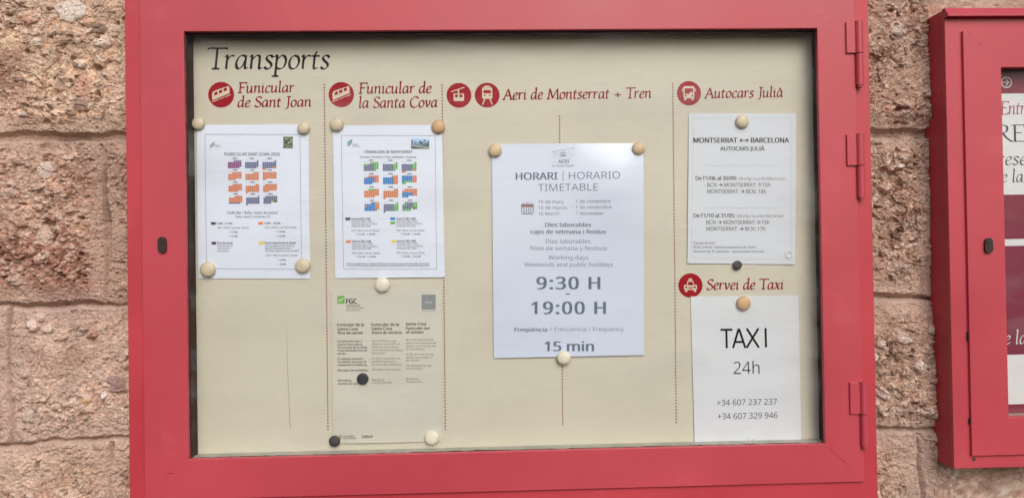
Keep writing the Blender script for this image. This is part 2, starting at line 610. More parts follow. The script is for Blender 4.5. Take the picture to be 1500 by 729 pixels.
# -------------------------------------------- broad-nib italic letters for the headings
# capitals are 1 high; every letter is (advance, [strokes]); a stroke is a list of points,
# drawn with a flat pen; '/' strokes are straight
X = 0.63
PEN = {
    'a': (.47, [[(.33, .60), (.22, .645), (.11, .53), (.05, .27), (.09, .04), (.18, .02), (.28, .18), (.33, .38)],
                [(.35, .645), (.345, .30), (.345, .10), (.37, .01), (.44, .06)]]),
    'c': (.37, [[(.33, .55), (.27, .63), (.19, .63), (.09, .47), (.05, .27), (.08, .06), (.17, .0), (.26, .03), (.33, .11)]]),
    'd': (.47, [[(.33, .60), (.22, .645), (.11, .53), (.05, .27), (.09, .04), (.18, .02), (.28, .18), (.33, .38)],
                [(.27, 1.04), (.345, 1.09), (.345, .60), (.345, .10), (.37, .01), (.44, .06)]]),
    'e': (.38, [[(.06, .28), (.17, .32), (.29, .43), (.30, .57), (.23, .645), (.14, .58), (.07, .40), (.05, .22), (.09, .05), (.17, .0), (.26, .04), (.33, .13)]]),
    'i': (.24, [[(.02, .57), (.09, .645), (.09, .30), (.09, .09), (.12, .0), (.20, .06)], [(.095, .86), (.135, .90)]]),
    'l': (.24, [[(.02, 1.04), (.09, 1.09), (.09, .60), (.09, .09), (.12, .0), (.20, .06)]]),
    'n': (.49, [[(.01, .57), (.08, .645), (.08, .30), (.08, .0)],
                [(.08, .38), (.15, .54), (.25, .645), (.33, .60), (.345, .45), (.345, .10), (.37, .0), (.45, .06)]]),
    'o': (.43, [[(.21, .64), (.11, .55), (.05, .30), (.09, .06), (.19, .0), (.30, .08), (.37, .33), (.32, .57), (.21, .64)]]),
    'p': (.46, [[(.01, .57), (.08, .645), (.08, .20), (.08, -.34)], [(-.03, -.36), (.18, -.36)],
                [(.08, .40), (.17, .57), (.27, .645), (.36, .55), (.39, .34), (.34, .10), (.24, .0), (.13, .02), (.08, .07)]]),
    'r': (.35, [[(.01, .57), (.08, .645), (.08, .30), (.08, .0)], [(.08, .38), (.15, .55), (.22, .635), (.31, .62)]]),
    's': (.34, [[(.29, .55), (.22, .64), (.12, .62), (.08, .50), (.14, .38), (.23, .27), (.26, .14), (.20, .02), (.11, .0), (.03, .08)]]),
    't': (.30, [[(.16, .84), (.10, .62), (.095, .30), (.095, .10), (.13, .0), (.23, .06)], [(.00, .62), (.26, .62)]]),
    'u': (.49, [[(.01, .57), (.08, .645), (.08, .30), (.08, .10), (.13, .0), (.22, .04), (.30, .20), (.345, .38)],
                [(.345, .645), (.345, .30), (.345, .10), (.37, .0), (.45, .06)]]),
    'v': (.41, [[(.01, .57), (.07, .64), (.10, .50), (.17, .0)], [(.17, .0), (.27, .24), (.34, .50), (.30, .645)]]),
    'x': (.42, [[(.02, .58), (.08, .64), (.14, .52), (.28, .06), (.38, .03)], [(.37, .64), (.20, .32), (.02, .0)]]),
    'T': (.56, [[(-.02, .93), (.03, .99), (.30, .985), (.58, .99), (.60, .94)], [(.29, .99), (.29, .5), (.29, .0)], [(.17, .0), (.41, .0)]]),
    'F': (.52, [[(.13, .99), (.13, .5), (.13, .0)], [(.02, .0), (.25, .0)], [(.02, .985), (.30, .985), (.50, .985), (.51, .88)], [(.13, .52), (.40, .52)]]),
    'S': (.46, [[(.42, .86), (.34, .98), (.20, .98), (.09, .85), (.11, .67), (.25, .52), (.38, .36), (.39, .17), (.29, .02), (.15, .0), (.03, .13)]]),
    'J': (.33, [[(.20, .99), (.20, .5), (.20, .05), (.15, -.16), (.03, -.23)], [(.09, .985), (.32, .985)]]),
    'C': (.60, [[(.56, .84), (.46, .98), (.30, .98), (.14, .82), (.06, .50), (.11, .18), (.24, .01), (.40, .0), (.56, .15)]]),
    'A': (.62, [[(.03, .0), (.16, .45), (.31, 1.0)], [(.29, 1.0), (.42, .5), (.55, .0)], [(.14, .36), (.44, .36)], [(-.05, .0), (.13, .0)], [(.44, .0), (.64, .0)]]),
    'M': (.84, [[(.09, .0), (.13, .5), (.17, .99)], [(.17, .99), (.28, .55), (.40, .06)], [(.40, .06), (.54, .55), (.68, .99)], [(.68, .99), (.71, .5), (.74, .0)], [(.01, .0), (.19, .0)], [(.64, .0), (.85, .0)]]),
    'E': (.54, [[(.13, .99), (.13, .5), (.13, .0)], [(.02, .985), (.30, .985), (.48, .985), (.49, .88)], [(.13, .52), (.38, .52)], [(.02, .005), (.30, .005), (.50, .005), (.52, .13)]]),
    'R': (.60, [[(.13, .99), (.13, .5), (.13, .0)], [(.02, .0), (.25, .0)], [(.02, .985), (.26, .985), (.42, .92), (.45, .75), (.38, .56), (.13, .50)], [(.28, .50), (.42, .22), (.60, .0)]]),
    '+': (.60, [[(.08, .33), (.52, .33)], [(.30, .11), (.30, .55)]]),
    ' ': (.25, []),
}
PEN['à'] = (PEN['a'][0], PEN['a'][1] + [[(.16, .90), (.28, .76)]])


def spline(pts, per=5):
    if len(pts) < 3:
        return [np.array(p, float) for p in pts]
    p = [np.array(q, float) for q in pts]
    p = [2 * p[0] - p[1]] + p + [2 * p[-1] - p[-2]]
    out = []
    for i in range(1, len(p) - 2):
        for k in range(per):
            t = k / per
            a, b, c, d = p[i - 1:i + 3]
            out.append(0.5 * ((2 * b) + (c - a) * t + (2 * a - 5 * b + 4 * c - d) * t * t + (3 * b - a - 3 * c + d) * t ** 3))
    out.append(p[-2])
    return out


def pen_text(mb, sf, s, a, b, h, m, slant=0.10, pen=0.100, thin=0.030, ang=32.0, lift=0.0003):
    """a heading written with a flat pen from baseline point a to b (photo px)"""
    ax, az = P(a[0], a[1], sf.depth)
    bx, bz = P(b[0], b[1], sf.depth)
    d = np.array([bx - ax, bz - az])
    L = np.hypot(*d)
    d /= L
    n = np.array([-d[1], d[0]])
    hm = h * (sf.depth - CAM[1]) / FPX
    tot = sum(PEN[c][0] for c in s[:-1]) + PEN[s[-1]][0] - 0.05
    kx = L / tot
    e1 = np.array([math.cos(math.radians(ang)), math.sin(math.radians(ang))])
    e2 = np.array([-e1[1], e1[0]])
    x = 0.0
    k = 0
    for c in s:
        adv, strokes = PEN[c]
        for st in strokes:
            pts = [np.array([(q[0] + x) * kx + slant * q[1] * hm, q[1] * hm]) for q in spline(st)]
            lf, rt = [], []
            for i, q in enumerate(pts):
                t = pts[min(i + 1, len(pts) - 1)] - pts[max(i - 1, 0)]
                t /= max(1e-9, np.hypot(*t))
                nn = np.array([-t[1], t[0]])
                hw = 0.5 * hm * math.hypot(pen * float(nn @ e1), thin * float(nn @ e2))
                if i in (0, len(pts) - 1):
                    ext = t * (0.012 * hm) * (1 if i else -1)
                    q = q + ext
                lf.append(q + nn * hw)
                rt.append(q - nn * hw)
            lo = lift + (k % 6) * 0.00003
            k += 1
            pl = [sf.p3(*(np.array([ax, az]) + d * q[0] + n * q[1]), lo) for q in lf]
            pr = [sf.p3(*(np.array([ax, az]) + d * q[0] + n * q[1]), lo) for q in rt]
            N = len(pl)
            mb.add(pl + pr, [(N + i, N + i + 1, i + 1, i) for i in range(N - 1)], m)
        x += adv


# ------------------------------------------------------------------ stone wall
WALL_Y = 0.062


def H2(ix, iy, s):
    h = (ix.astype(np.int64) * 374761393 + iy.astype(np.int64) * 668265263 + s * 974634777) & 0x7fffffff
    h = ((h ^ (h >> 13)) * 1274126177) & 0x7fffffff
    h = h ^ (h >> 16)
    return (h & 0xffff) / 65535.0


def vnoise(x, z, s):
    ix, iz = np.floor(x), np.floor(z)
    fx, fz = x - ix, z - iz
    ux, uz = fx * fx * (3 - 2 * fx), fz * fz * (3 - 2 * fz)
    a, b = H2(ix, iz, s), H2(ix + 1, iz, s)
    c, d = H2(ix, iz + 1, s), H2(ix + 1, iz + 1, s)
    return (a * (1 - ux) + b * ux) * (1 - uz) + (c * (1 - ux) + d * ux) * uz


def fbm(x, z, s, oct=4, gain=0.5):
    t, a, tot = 0, 1.0, 0
    for k in range(oct):
        t = t + a * (vnoise(x * 2 ** k, z * 2 ** k, s + 17 * k) - 0.5)
        tot += a
        a *= gain
    return t / tot * 2


def worley(x, z, s):
    """nearest and second distance, id hash values and offset to the nearest seed"""
    ix, iz = np.floor(x), np.floor(z)
    f1 = np.full(x.shape, 9.0)
    f2 = np.full(x.shape, 9.0)
    h = np.zeros((3,) + x.shape)
    dx, dz = np.zeros(x.shape), np.zeros(x.shape)
    for i in (-1, 0, 1):
        for j in (-1, 0, 1):
            cx, cz = ix + i, iz + j
            sx, sz = cx + H2(cx, cz, s), cz + H2(cx, cz, s + 1)
            ddx, ddz = x - sx, z - sz
            d = np.hypot(ddx, ddz)
            near = d < f1
            f2 = np.where(near, f1, np.minimum(f2, d))
            f1 = np.where(near, d, f1)
            dx, dz = np.where(near, ddx, dx), np.where(near, ddz, dz)
            for k in range(3):
                h[k] = np.where(near, H2(cx, cz, s + 2 + k), h[k])
    return f1, f2, h, dx, dz


def sstep(a, b, x):
    t = np.clip((x - a) / (b - a), 0, 1)
    return t * t * (3 - 2 * t)


C2X = P(1390.8, 364, 0.006)[0]


def make_wall():
    xa = P(0, 364, WALL_Y)[0]
    xl = P(196, 364, WALL_Y)[0]
    xg0, xg1 = P(1262, 364, WALL_Y)[0], P(1400, 364, WALL_Y)[0]
    fine = 0.0013
    xs = np.concatenate([np.arange(xa - 1.05, xa - 0.45, 0.012), np.arange(xa - 0.45, xa - 0.01, 0.006), np.arange(xa - 0.01, xl, fine),
                         np.arange(xl, xg0, 0.012), np.arange(xg0, xg1, fine),
                         np.arange(xg1, xg1 + 1.3, 0.008)])
    zt, zb = P(100, 0, WALL_Y)[1], P(100, 729, WALL_Y)[1]
    zs = np.concatenate([np.arange(zb - 0.3, zb - 0.02, 0.006), np.arange(zb - 0.02, zt + 0.02, fine), np.arange(zt + 0.02, zt + 0.3, 0.006)])
    Xg, Zg = np.meshgrid(xs, zs)
    nx, nz = len(xs), len(zs)
    # mortar joints: courses, then the upright joints of each course (as in the photo)
    wx = Xg + 0.012 * fbm(Xg * 9, Zg * 9, 5, 3)
    wz = Zg + 0.010 * fbm(Xg * 8, Zg * 8, 9, 3) + 0.004 * fbm(Xg * 40, Zg * 40, 12, 2)
    rows = [P(100, 202, WALL_Y)[1], P(100, 446, WALL_Y)[1], P(100, 649, WALL_Y)[1]]
    rows = [rows[0] + 0.31] + rows + [rows[2] - 0.31]
    rowR = [P(1320, 196, WALL_Y)[1], P(1320, 436, WALL_Y)[1], P(1320, 630, WALL_Y)[1]]
    rowR = [rowR[0] + 0.31] + rowR + [rowR[2] - 0.31]
    t = sstep(xl, xg0, Xg)
    joint = np.full(Xg.shape, 9.0)
    upper = np.zeros(Xg.shape)
    first = False
    for ri, (a, b) in enumerate(zip(rows, rowR)):
        first = ri == 1
        zc = a * (1 - t) + b * t
        d = wz - zc
        joint = np.minimum(joint, np.abs(d) * (1.0 if first else 0.8) + (np.zeros(d.shape) if first else 0.0055 + 0.003 * fbm(Xg * 12, Zg * 3, 15, 2)))
        first = False
    course_edges = rows
    ups = {0: [xa - 0.10, xg1 + .10], 1: [P(152, 300, WALL_Y)[0], P(1372, 300, WALL_Y)[0]], 2: [P(9, 550, WALL_Y)[0], P(1392, 550, WALL_Y)[0]],
           3: [P(163, 700, WALL_Y)[0], P(1352, 700, WALL_Y)[0]], -1: [xa + .02, xg1 - .1]}
    for ci in range(-1, 4):
        if ci == -1:
            zhi, zlo = rows[0] + 9, rows[0]
        else:
            zhi, zlo = rows[ci], rows[ci + 1]
        inside = (Zg < zhi) & (Zg >= zlo)
        for xj in ups[ci]:
            joint = np.where(inside, np.minimum(joint, np.abs(wx - xj) * 0.75 + 0.0075 + 0.004 * fbm(Xg * 14, Zg * 10, 19, 2)), joint)
    groove = 1 - sstep(0.003, 0.013, joint)
    margin = 1 - sstep(0.010, 0.048, joint)                 # dressed flat border round each block
    rough = (1 - 0.72 * margin) * (0.42 + 0.95 * sstep(-.45, .4, fbm(Xg * 11 + 4, Zg * 13, 25, 3)))
    # broken conglomerate
    qx = Xg + 0.010 * fbm(Xg * 30, Zg * 30, 21, 3)
    qz = Zg + 0.010 * fbm(Xg * 30, Zg * 30, 33, 3)
    h = 0.013 * fbm(Xg * 9, Zg * 10, 41, 3) * (1 - .6 * margin)
    A = worley(qx * 24, qz * 30, 101)
    h = h + rough * (0.0045 * (A[2][0] - 0.5) + 0.14 * (A[3] / 24 * (A[2][1] - 0.5) * 2 + A[4] / 30 * (A[2][2] - 0.4) * 2))
    B = worley(qx * 62, qz * 80, 202)
    h = h + rough * (0.0030 * (B[2][0] - 0.5) + 0.28 * (B[3] / 62 * (B[2][1] - 0.5) * 2 + B[4] / 80 * (B[2][2] - 0.4) * 2))
    C = worley(qx * 150, qz * 190, 303)
    h = h + (0.35 + 0.65 * rough) * (0.0013 * (C[2][0] - 0.5) + 0.36 * (C[3] / 150 * (C[2][1] - 0.5) * 2 + C[4] / 190 * (C[2][2] - 0.5) * 2))
    # round pebbles set in the matrix, some proud, some fallen out
    px = Xg + 0.004 * fbm(Xg * 60, Zg * 60, 51, 2)
    pz = Zg + 0.004 * fbm(Xg * 60, Zg * 60, 57, 2)
    D = worley(px * 26, pz * 36, 404)
    big = (D[2][0] > 0.68)
    rad = 0.22 + 0.30 * D[2][1]
    dome = np.clip(1 - (D[0] / rad) ** 2, 0, 1) * big
    sgn = np.where(D[2][2] > 0.25, 1.0, -1.1)
    h = h + 0.0085 * np.sqrt(dome) * sgn * rough
    E_ = worley(px * 70, pz * 90, 505)
    small = (E_[2][0] > 0.40)
    dome2 = np.clip(1 - (E_[0] / (0.25 + .3 * E_[2][1])) ** 2, 0, 1) * small
    pebbly = sstep(-0.15, 0.35, fbm(Xg * 5 + 3, Zg * 5, 61, 2)) * 0.8 + 0.2
    h = h + 0.0036 * np.sqrt(dome2) * rough * pebbly
    clasts = []                                  # the larger pebbles that stand out in the stone
    for cx_, cy_, r_, ky, up, tone_ in ((104, 14, 21, .75, .004, (.63, .58, .54)), (145, 40, 11, .8, .003, (.25, .17, .15)), (118, 152, 12, 1.0, .003, (.29, .20, .17)),
                                        (66, 346, 14, .9, .006, (.55, .43, .35)), (66, 249, 12, .9, .004, (.60, .51, .45)), (45, 474, 9, 1.1, .005, (.66, .55, .47)), (56, 466, 7, 1., .005, (.64, .54, .47)),
                                        (70, 480, 8, .9, .004, (.60, .50, .42)), (151, 577, 6.5, 1.1, .004, (.70, .66, .62)), (126, 586, 9, .55, .003, (.50, .33, .17)), (170, 562, 15, .8, .003, (.29, .19, .165)),
                                        (122, 128, 15, 1.1, .003, (.47, .28, .21)), (20, 62, 14, .8, .004, (.58, .43, .30)), (1297, 605, 6, .8, .004, (.70, .62, .55)), (1312, 40, 10, .8, .003, (.50, .40, .34))):
        ex, ez = P(cx_, cy_, WALL_Y)
        rm = r_ * (WALL_Y - CAM[1]) / FPX
        dd = np.hypot((px - ex) / rm, (pz - ez) / (rm * ky)) + 0.35 * fbm(Xg * 70, Zg * 70, int(cx_), 2)
        mk = np.clip(1 - dd ** 2, 0, 1)
        h = h * (1 - .7 * sstep(0, .3, mk)) + up * np.sqrt(mk)
        clasts.append((sstep(0, .25, mk) * .85, tone_))
    h = h + 0.0018 * fbm(Xg * 180, Zg * 180, 71, 3)
    pit = sstep(0.52, 0.8, fbm(Xg * 55, Zg * 70, 77, 2))
    h = h - 0.014 * pit * rough
    pit2 = sstep(0.45, 0.75, fbm(Xg * 130, Zg * 150, 79, 2))
    h = h - 0.003 * pit2
    h = h - 0.016 * groove - 0.006 * margin
    h = h - 0.010 * np.exp(-((joint - 0.004) / 0.004) ** 2) * sstep(-.2, .3, fbm(Xg * 14, Zg * 14, 83, 2)) * 0.6
    # keep the rock off the backs of the steel cases
    near = sstep(C2X - 0.004, C2X + 0.006, Xg)
    h = np.where(Xg < C2X - .03, np.clip(h, -0.035, 0.018), np.clip(h, -0.035, 0.018 * (1 - near) - 0.012 * near))
    behind = sstep(xl - 0.018, xl - 0.008, Xg) * (1 - sstep(xg0 + 0.006, xg0 + 0.016, Xg))
    h = np.where(behind > 0, np.minimum(h, 0.018 * (1 - behind)), h)
    # ---------------- mineral colours
    def c3(r, g, b):
        return np.array([r, g, b])[:, None, None]
    n1 = sstep(-0.25, 0.35, fbm(Xg * 6, Zg * 7, 111, 4))
    n2 = sstep(-0.2, 0.35, fbm(Xg * 16 + 7, Zg * 18, 121, 4))
    tan, pink, buff = c3(.50, .365, .275), c3(.43, .27, .205), c3(.56, .435, .335)
    colr = tan * (1 - n1) + pink * n1
    colr = colr * (1 - 0.55 * n2) + buff * 0.55 * n2
    # red iron-rich bed in the left block
    rx, rz = P(62, 395, WALL_Y)
    red = np.exp(-(((Xg - rx) / 0.14) ** 2 + ((Zg - rz) / 0.085) ** 2)) * sstep(-.7, .15, fbm(Xg * 20, Zg * 24, 131, 4))
    rx2, rz2 = P(120, 270, WALL_Y)
    red = np.maximum(red, 0.55 * np.exp(-(((Xg - rx2) / 0.05) ** 2 + ((Zg - rz2) / 0.05) ** 2)))
    red = np.clip(red * 1.5, 0, 1) * (Xg < 0)
    colr = colr * (1 - red) + c3(.375, .20, .145) * red
    # right strip is browner, with the shade between the cases put into its colour
    rt = (Xg > 0) * 0.7
    colr = colr * (1 - rt) + c3(.36, .232, .172) * rt
    # chips and pebbles each have a colour
    tone = 0.80 + 0.40 * B[2][2]
    colr = colr * (1 + (tone - 1) * rough)
    tone = 0.78 + 0.40 * C[2][1]
    colr = colr * tone
    chip = (C[2][0] > .80) * 0.55 * rough
    colr = colr * (1 - chip) + c3(.60, .50, .42) * chip
    chip = (C[2][0] < .10) * 0.45 * rough
    colr = colr * (1 - chip) + c3(.30, .17, .13) * chip
    hue = D[2][2]
    peb = np.where(hue > .80, c3(.66, .60, .54), np.where(hue > .62, c3(.47, .27, .21), np.where(hue > .45, c3(.32, .24, .21), c3(.56, .44, .35))))
    k = (np.sqrt(dome) * rough * (sgn > 0)) * 0.65
    colr = colr * (1 - k) + peb * k
    hue = E_[2][2]
    peb = np.where(hue > .6, c3(.64, .52, .42), np.where(hue > .25, c3(.52, .36, .27), c3(.40, .22, .16)))
    k = np.sqrt(dome2) * rough * 0.6 * pebbly
    colr = colr * (1 - k) + peb * k
    for mk, tone_ in clasts:
        colr = colr * (1 - mk) + c3(*tone_) * mk
    # brown weather stains
    st_ = sstep(.12, .55, fbm(Xg * 7 + 11, Zg * 9 + 3, 151, 4))
    colr = colr * (1 - st_ * c3(.24, .30, .34))
    # mortar and dressed margins: greyish pink sand
    mo = np.clip(margin * 0.75 + groove * .3, 0, 1)
    colr = colr * (1 - mo) + (c3(.42, .305, .245) * (0.92 + .16 * n2)) * mo
    # each block of stone has its own cast
    for zh, zl, tint in ((9, rows[1], (1.10, 1.08, 1.04)), (rows[1], rows[2], (.96, .91, .90)), (rows[2], rows[3], (1.03, 1.01, 1.04)), (rows[3], -9, (1.03, 1.0, .99))):
        inb = (wz < zh) & (wz >= zl) & (Xg < 0)
        colr = np.where(inb, colr * c3(*tint), colr)
    grey = colr.mean(0, keepdims=True)
    colr = (grey + (colr - grey) * 0.92) * 1.20
    colr = np.clip(colr * (1 - 0.12 * sstep(0.2, .6, fbm(Xg * 30, Zg * 30, 141, 3))), 0, 1)
    verts = np.stack([Xg, WALL_Y - h, Zg], -1).reshape(-1, 3)
    idx = np.arange(nx * nz).reshape(nz, nx)
    q = np.stack([idx[:-1, :-1], idx[:-1, 1:], idx[1:, 1:], idx[1:, :-1]], -1).reshape(-1, 4)
    # solid body behind the broken face
    loop = np.concatenate([idx[0, :-1], idx[:-1, -1], idx[-1, :0:-1], idx[:0:-1, 0]])
    back = verts[loop].copy()
    back[:, 1] = 0.42
    nb = len(loop)
    b0 = len(verts)
    sk = [(int(loop[i]), b0 + i, b0 + (i + 1) % nb, int(loop[(i + 1) % nb])) for i in range(nb)]
    vall = np.concatenate([verts, back])
    o0 = np.array([0.0, 0.42, zs[0]])
    vall = vall - o0
    me = bpy.data.meshes.new('stone_wall')
    faces = q.tolist() + sk + [tuple(range(b0 + nb - 1, b0 - 1, -1))]
    me.from_pydata(vall.tolist(), [], faces)
    ca = me.color_attributes.new('mineral', 'FLOAT_COLOR', 'POINT')
    cc = np.ones((len(vall), 4), np.float32)
    cc[:b0, :3] = colr.reshape(3, -1).T
    cc[b0:, :3] = (.45, .32, .24)
    ca.data.foreach_set('color', cc.ravel())
    me.polygons.foreach_set('use_smooth', [False] * len(me.polygons))
    m = base_mat('conglomerate_stone', (0.4, 0.3, 0.2), 0.92, 0.25)
    tt = m.node_tree
    bs = tt.nodes['Principled BSDF']
    at = tt.nodes.new('ShaderNodeAttribute')
    at.attribute_name = 'mineral'
    tc = tt.nodes.new('ShaderNodeTexCoord')
    n = tt.nodes.new('ShaderNodeTexNoise')
    n.inputs['Scale'].default_value = 330
    n.inputs['Detail'].default_value = 5
    n.inputs['Roughness'].default_value = .7
    tt.links.new(tc.outputs['Object'], n.inputs['Vector'])
    mr = tt.nodes.new('ShaderNodeMapRange')
    mr.inputs[1].default_value, mr.inputs[2].default_value = .3, .7
    mr.inputs[3].default_value, mr.inputs[4].default_value = .66, 1.30
    tt.links.new(n.outputs[0], mr.inputs[0])
    vm = tt.nodes.new('ShaderNodeVectorMath')
    vm.operation = 'SCALE'
    tt.links.new(at.outputs['Color'], vm.inputs[0])
    tt.links.new(mr.outputs[0], vm.inputs['Scale'])
    tt.links.new(vm.outputs[0], bs.inputs['Base Color'])
    bp = tt.nodes.new('ShaderNodeBump')
    bp.inputs['Strength'].default_value = 0.5
    bp.inputs['Distance'].default_value = 0.0015
    tt.links.new(n.outputs[0], bp.inputs['Height'])
    tt.links.new(bp.outputs[0], bs.inputs['Normal'])
    me.materials.append(m)
    me.update()
    ob = bpy.data.objects.new('stone_wall', me)
    ob.location = o0
    col.objects.link(ob)
    tag(ob, 'rough pinkish brown stone block wall with recessed mortar joints behind the red cases', 'wall')


make_wall()

# ------------------------------------------------------------------ large display case
W2, HH = 0.61, 0.4042                     # half size of the glazed opening
DOOR = (P(208, 364)[0], P(1260, 400)[0], P(900, 714.5)[1], HH + 0.070)
CASE = (P(184, 364)[0], P(1281, 364)[0], DOOR[2] - 0.052, HH + 0.118)
OPEN = (-W2, W2, -HH, HH)
BOARD_Y = 0.045
LIN_R = W2 + 0.009

case = empty('display_case', (0, WALL_Y, CASE[2]), 'large red steel display case with a wide glazed door, mounted on the stone wall', 'display case', 'red glazed display cases')

mb = MB()
mb.ring(CASE, (DOOR[0] + 0.012, DOOR[1] - 0.012, DOOR[2] + 0.012, DOOR[3] - 0.012), 0.006, 0.018, M['red_dark'])
body = mb.build('case_body', case, bevel=0.0012)
mb = MB()
g = 0.0005
mb.box(CASE[0] + .0006, CASE[0] + .012, 0.0185, 0.060, CASE[2] + .0006, CASE[3] - .0006, M['red_dark'])
mb.box(CASE[1] - .012, CASE[1] - .0006, 0.0185, 0.060, CASE[2] + .0006, CASE[3] - .0006, M['red_dark'])
mb.box(CASE[0] + .0125, CASE[1] - .0125, 0.0185, 0.060, CASE[2] + .0006, CASE[2] + .012, M['red_dark'])
mb.box(CASE[0] + .0125, CASE[1] - .0125, 0.0185, 0.060, CASE[3] - .012, CASE[3] - .0006, M['red_dark'])
mb.box(CASE[0] + .0125, CASE[1] - .0125, 0.056, 0.060, CASE[2] + .0125, CASE[3] - .0125, M['red_dark'])
mb.build('case_side', case)
mb = MB()
lw = 0.006
mb.box(-W2 - lw, -W2 - .0006, 0.0145, 0.055, -HH - .012, HH + .012, M['lining'])
mb.box(LIN_R, LIN_R + lw, 0.0145, 0.055, -HH - .012, HH + .012, M['lining'])
mb.box(-W2, LIN_R - .0005, 0.0145, 0.055, HH + .002, HH + .008, M['lining'])
mb.build('inner_lining', case)
mb = MB()
mb.box(-W2, LIN_R - .0005, 0.0145, 0.0435, -HH - .007, -HH - .0012, M['sill'])
mb.build('inner_sill', case)

# door: mitred steel frame, glass, gasket, lock, hinge leaves
mb = MB()
mb.ring(DOOR, OPEN, 0.0, 0.0100, M['red'])
door = mb.build('door_frame', case, bevel=0.0010, segs=3)
mb = MB()
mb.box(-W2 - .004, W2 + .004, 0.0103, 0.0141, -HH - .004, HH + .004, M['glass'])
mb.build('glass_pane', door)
# ragged gasket round the glass
mb = MB()


def ragged(p, q, inward, base, amp, n, seed):
    rnd = random.Random(seed)
    wv = base
    pts_o, pts_i = [], []
    for i in range(n + 1):
        t = i / n
        x, z = p[0] + (q[0] - p[0]) * t, p[1] + (q[1] - p[1]) * t
        wv = 0.65 * wv + 0.35 * (base + rnd.uniform(-amp, amp) + (amp * 2.0 if rnd.random() < .05 else 0))
        pts_o.append((x, z))
        pts_i.append((x + inward[0] * wv, z + inward[1] * wv))
    for i in range(n):
        a, b, c, d = pts_o[i], pts_o[i + 1], pts_i[i + 1], pts_i[i]
        mb.face([(a[0], .0101, a[1]), (b[0], .0101, b[1]), (c[0], .0101, c[1]), (d[0], .0101, d[1])], M['rubber'])
        mb.face([(d[0], .0101, d[1]), (c[0], .0101, c[1]), (c[0], .0104, c[1]), (d[0], .0104, d[1])], M['rubber'])


ragged((-W2, HH), (-W2, -HH), (1, 0), .0016, .0016, 160, 1)
ragged((W2, -HH), (W2, HH), (-1, 0), .0012, .0009, 160, 2)
ragged((W2, HH), (-W2, HH), (0, -1), .0030, .0007, 200, 3)
ragged((-W2, -HH), (W2, -HH), (0, 1), .0007, .0010, 200, 4)
mb.build('gasket', door)


def pill(cx, cz, w_, h_, n=12):
    r = w_ / 2
    out = []
    for s, a0 in ((1, 0), (-1, 180)):
        for k in range(n + 1):
            a = math.radians(a0 + 180 * k / n)
            out.append((cx + r * math.cos(a), cz + s * (h_ / 2 - r) + r * math.sin(a)))
    return out


def lock(px, py, parent, yf):
    x, z = P(px, py, yf)
    k = (yf - CAM[1]) / FPX
    mb = MB()
    mb.prism(pill(x, z, 12.0 * k, 23.0 * k), yf - 0.0050, yf + 0.001, M['lock'], True)
    o = mb.build('lock', parent, bevel=0.0008)
    mb = MB()
    mb.cyl((x, yf - 0.0049, z + 5.2 * k), (x, yf - 0.0062, z + 5.2 * k), 4.2 * k, M['lock_core'])
    mb.box(x - .5 * k, x + .5 * k, yf - 0.0066, yf - 0.0061, z + 2.6 * k, z + 7.6 * k, M['rubber'])
    c = mb.build('lock_cylinder', parent, bevel=0.0)
    return o


lock(238.5, 358.5, door, 0.0)


def hinge(pxl, pxc, pyt, pym, pyb):
    yb = 0.0
    x0, zt = P(pxl, pyt, yb)
    xc, _ = P(pxc, pym, yb)
    zm, zb = P(pxc, pym, yb)[1], P(pxc, pyb, yb)[1]
    r = 0.0080
    mb = MB()
    mb.cyl((xc - .0004, -0.0030, zm + .0006), (xc - .0004, -0.0030, zt), r, M['red'], 28)
    mb.cyl((xc, -0.0030, zb + .004), (xc, -0.0030, zm - .0008), r * .90, M['red'], 28)
    mb.cyl((xc, -0.0030, zm - .0012), (xc, -0.0030, zm + .0010), r * .62, M['rubber'], 20)
    mb.cyl((xc, -0.0030, zb), (xc, -0.0030, zb + .0041), r * .70, M['red'], 28)
    h = mb.build('hinge', door, bevel=0.0006)
    mb = MB()
    mb.box(x0, xc - r * .55, -0.0046, 0.0005, zm + .0006, zt - .001, M['red'])
    mb.build('hinge_leaf', door, bevel=0.0008)


hinge(1238.0, 1257.5, 32.5, 79.0, 128.5)
hinge(1239.0, 1259.5, 196.5, 243.0, 292.0)
hinge(1243.5, 1264.5, 558.5, 605.5, 655.0)

# mitre seams with their filler scars
mb = MB()


def seam(p0, p1, wid, n, seed, y=-0.0002, gaps=0.25, amp=.0006):
    rnd = random.Random(seed)
    a, b = np.array(P(*p0)), np.array(P(*p1))
    d = b - a
    nn = np.array([-d[1], d[0]]) / np.hypot(*d)
    jit = [rnd.uniform(-1, 1) * amp for _ in range(n + 1)]
    for i in range(n):
        if rnd.random() < gaps:
            continue
        w_ = wid * rnd.uniform(.4, 1.2)
        q0, q1 = a + d * i / n + nn * jit[i], a + d * (i + 1) / n + nn * jit[i + 1]
        mb.face([(*(q0 - nn * w_)[:1], y, (q0 - nn * w_)[1]), ((q1 - nn * w_)[0], y, (q1 - nn * w_)[1]),
                 ((q1 + nn * w_)[0], y, (q1 + nn * w_)[1]), ((q0 + nn * w_)[0], y, (q0 + nn * w_)[1])], M['scar'])


seam((1211, 652), (1249, 687), .00045, 22, 3, gaps=.12)
seam((1238, 687), (1250, 688), .0004, 6, 4)
mb.build('weld_seam', door)
mb = MB()
seam((266, 678), (243, 695), .0004, 12, 5, gaps=.4, amp=.0012)
seam((256, 692), (241, 694), .0006, 8, 6, gaps=.3, amp=.0016)
seam((248, 697), (243, 699), .0005, 4, 7, gaps=.3)
mb.build('weld_seam', door)

# backing board with printed headings
BSURF = Surf(BOARD_Y)
mb = MB()
mb.box(-W2 + .0003, LIN_R - .0003, BOARD_Y, BOARD_Y + .006, -HH - .0115, HH + .0015, M['board'])
board = mb.build('backing_board', case)


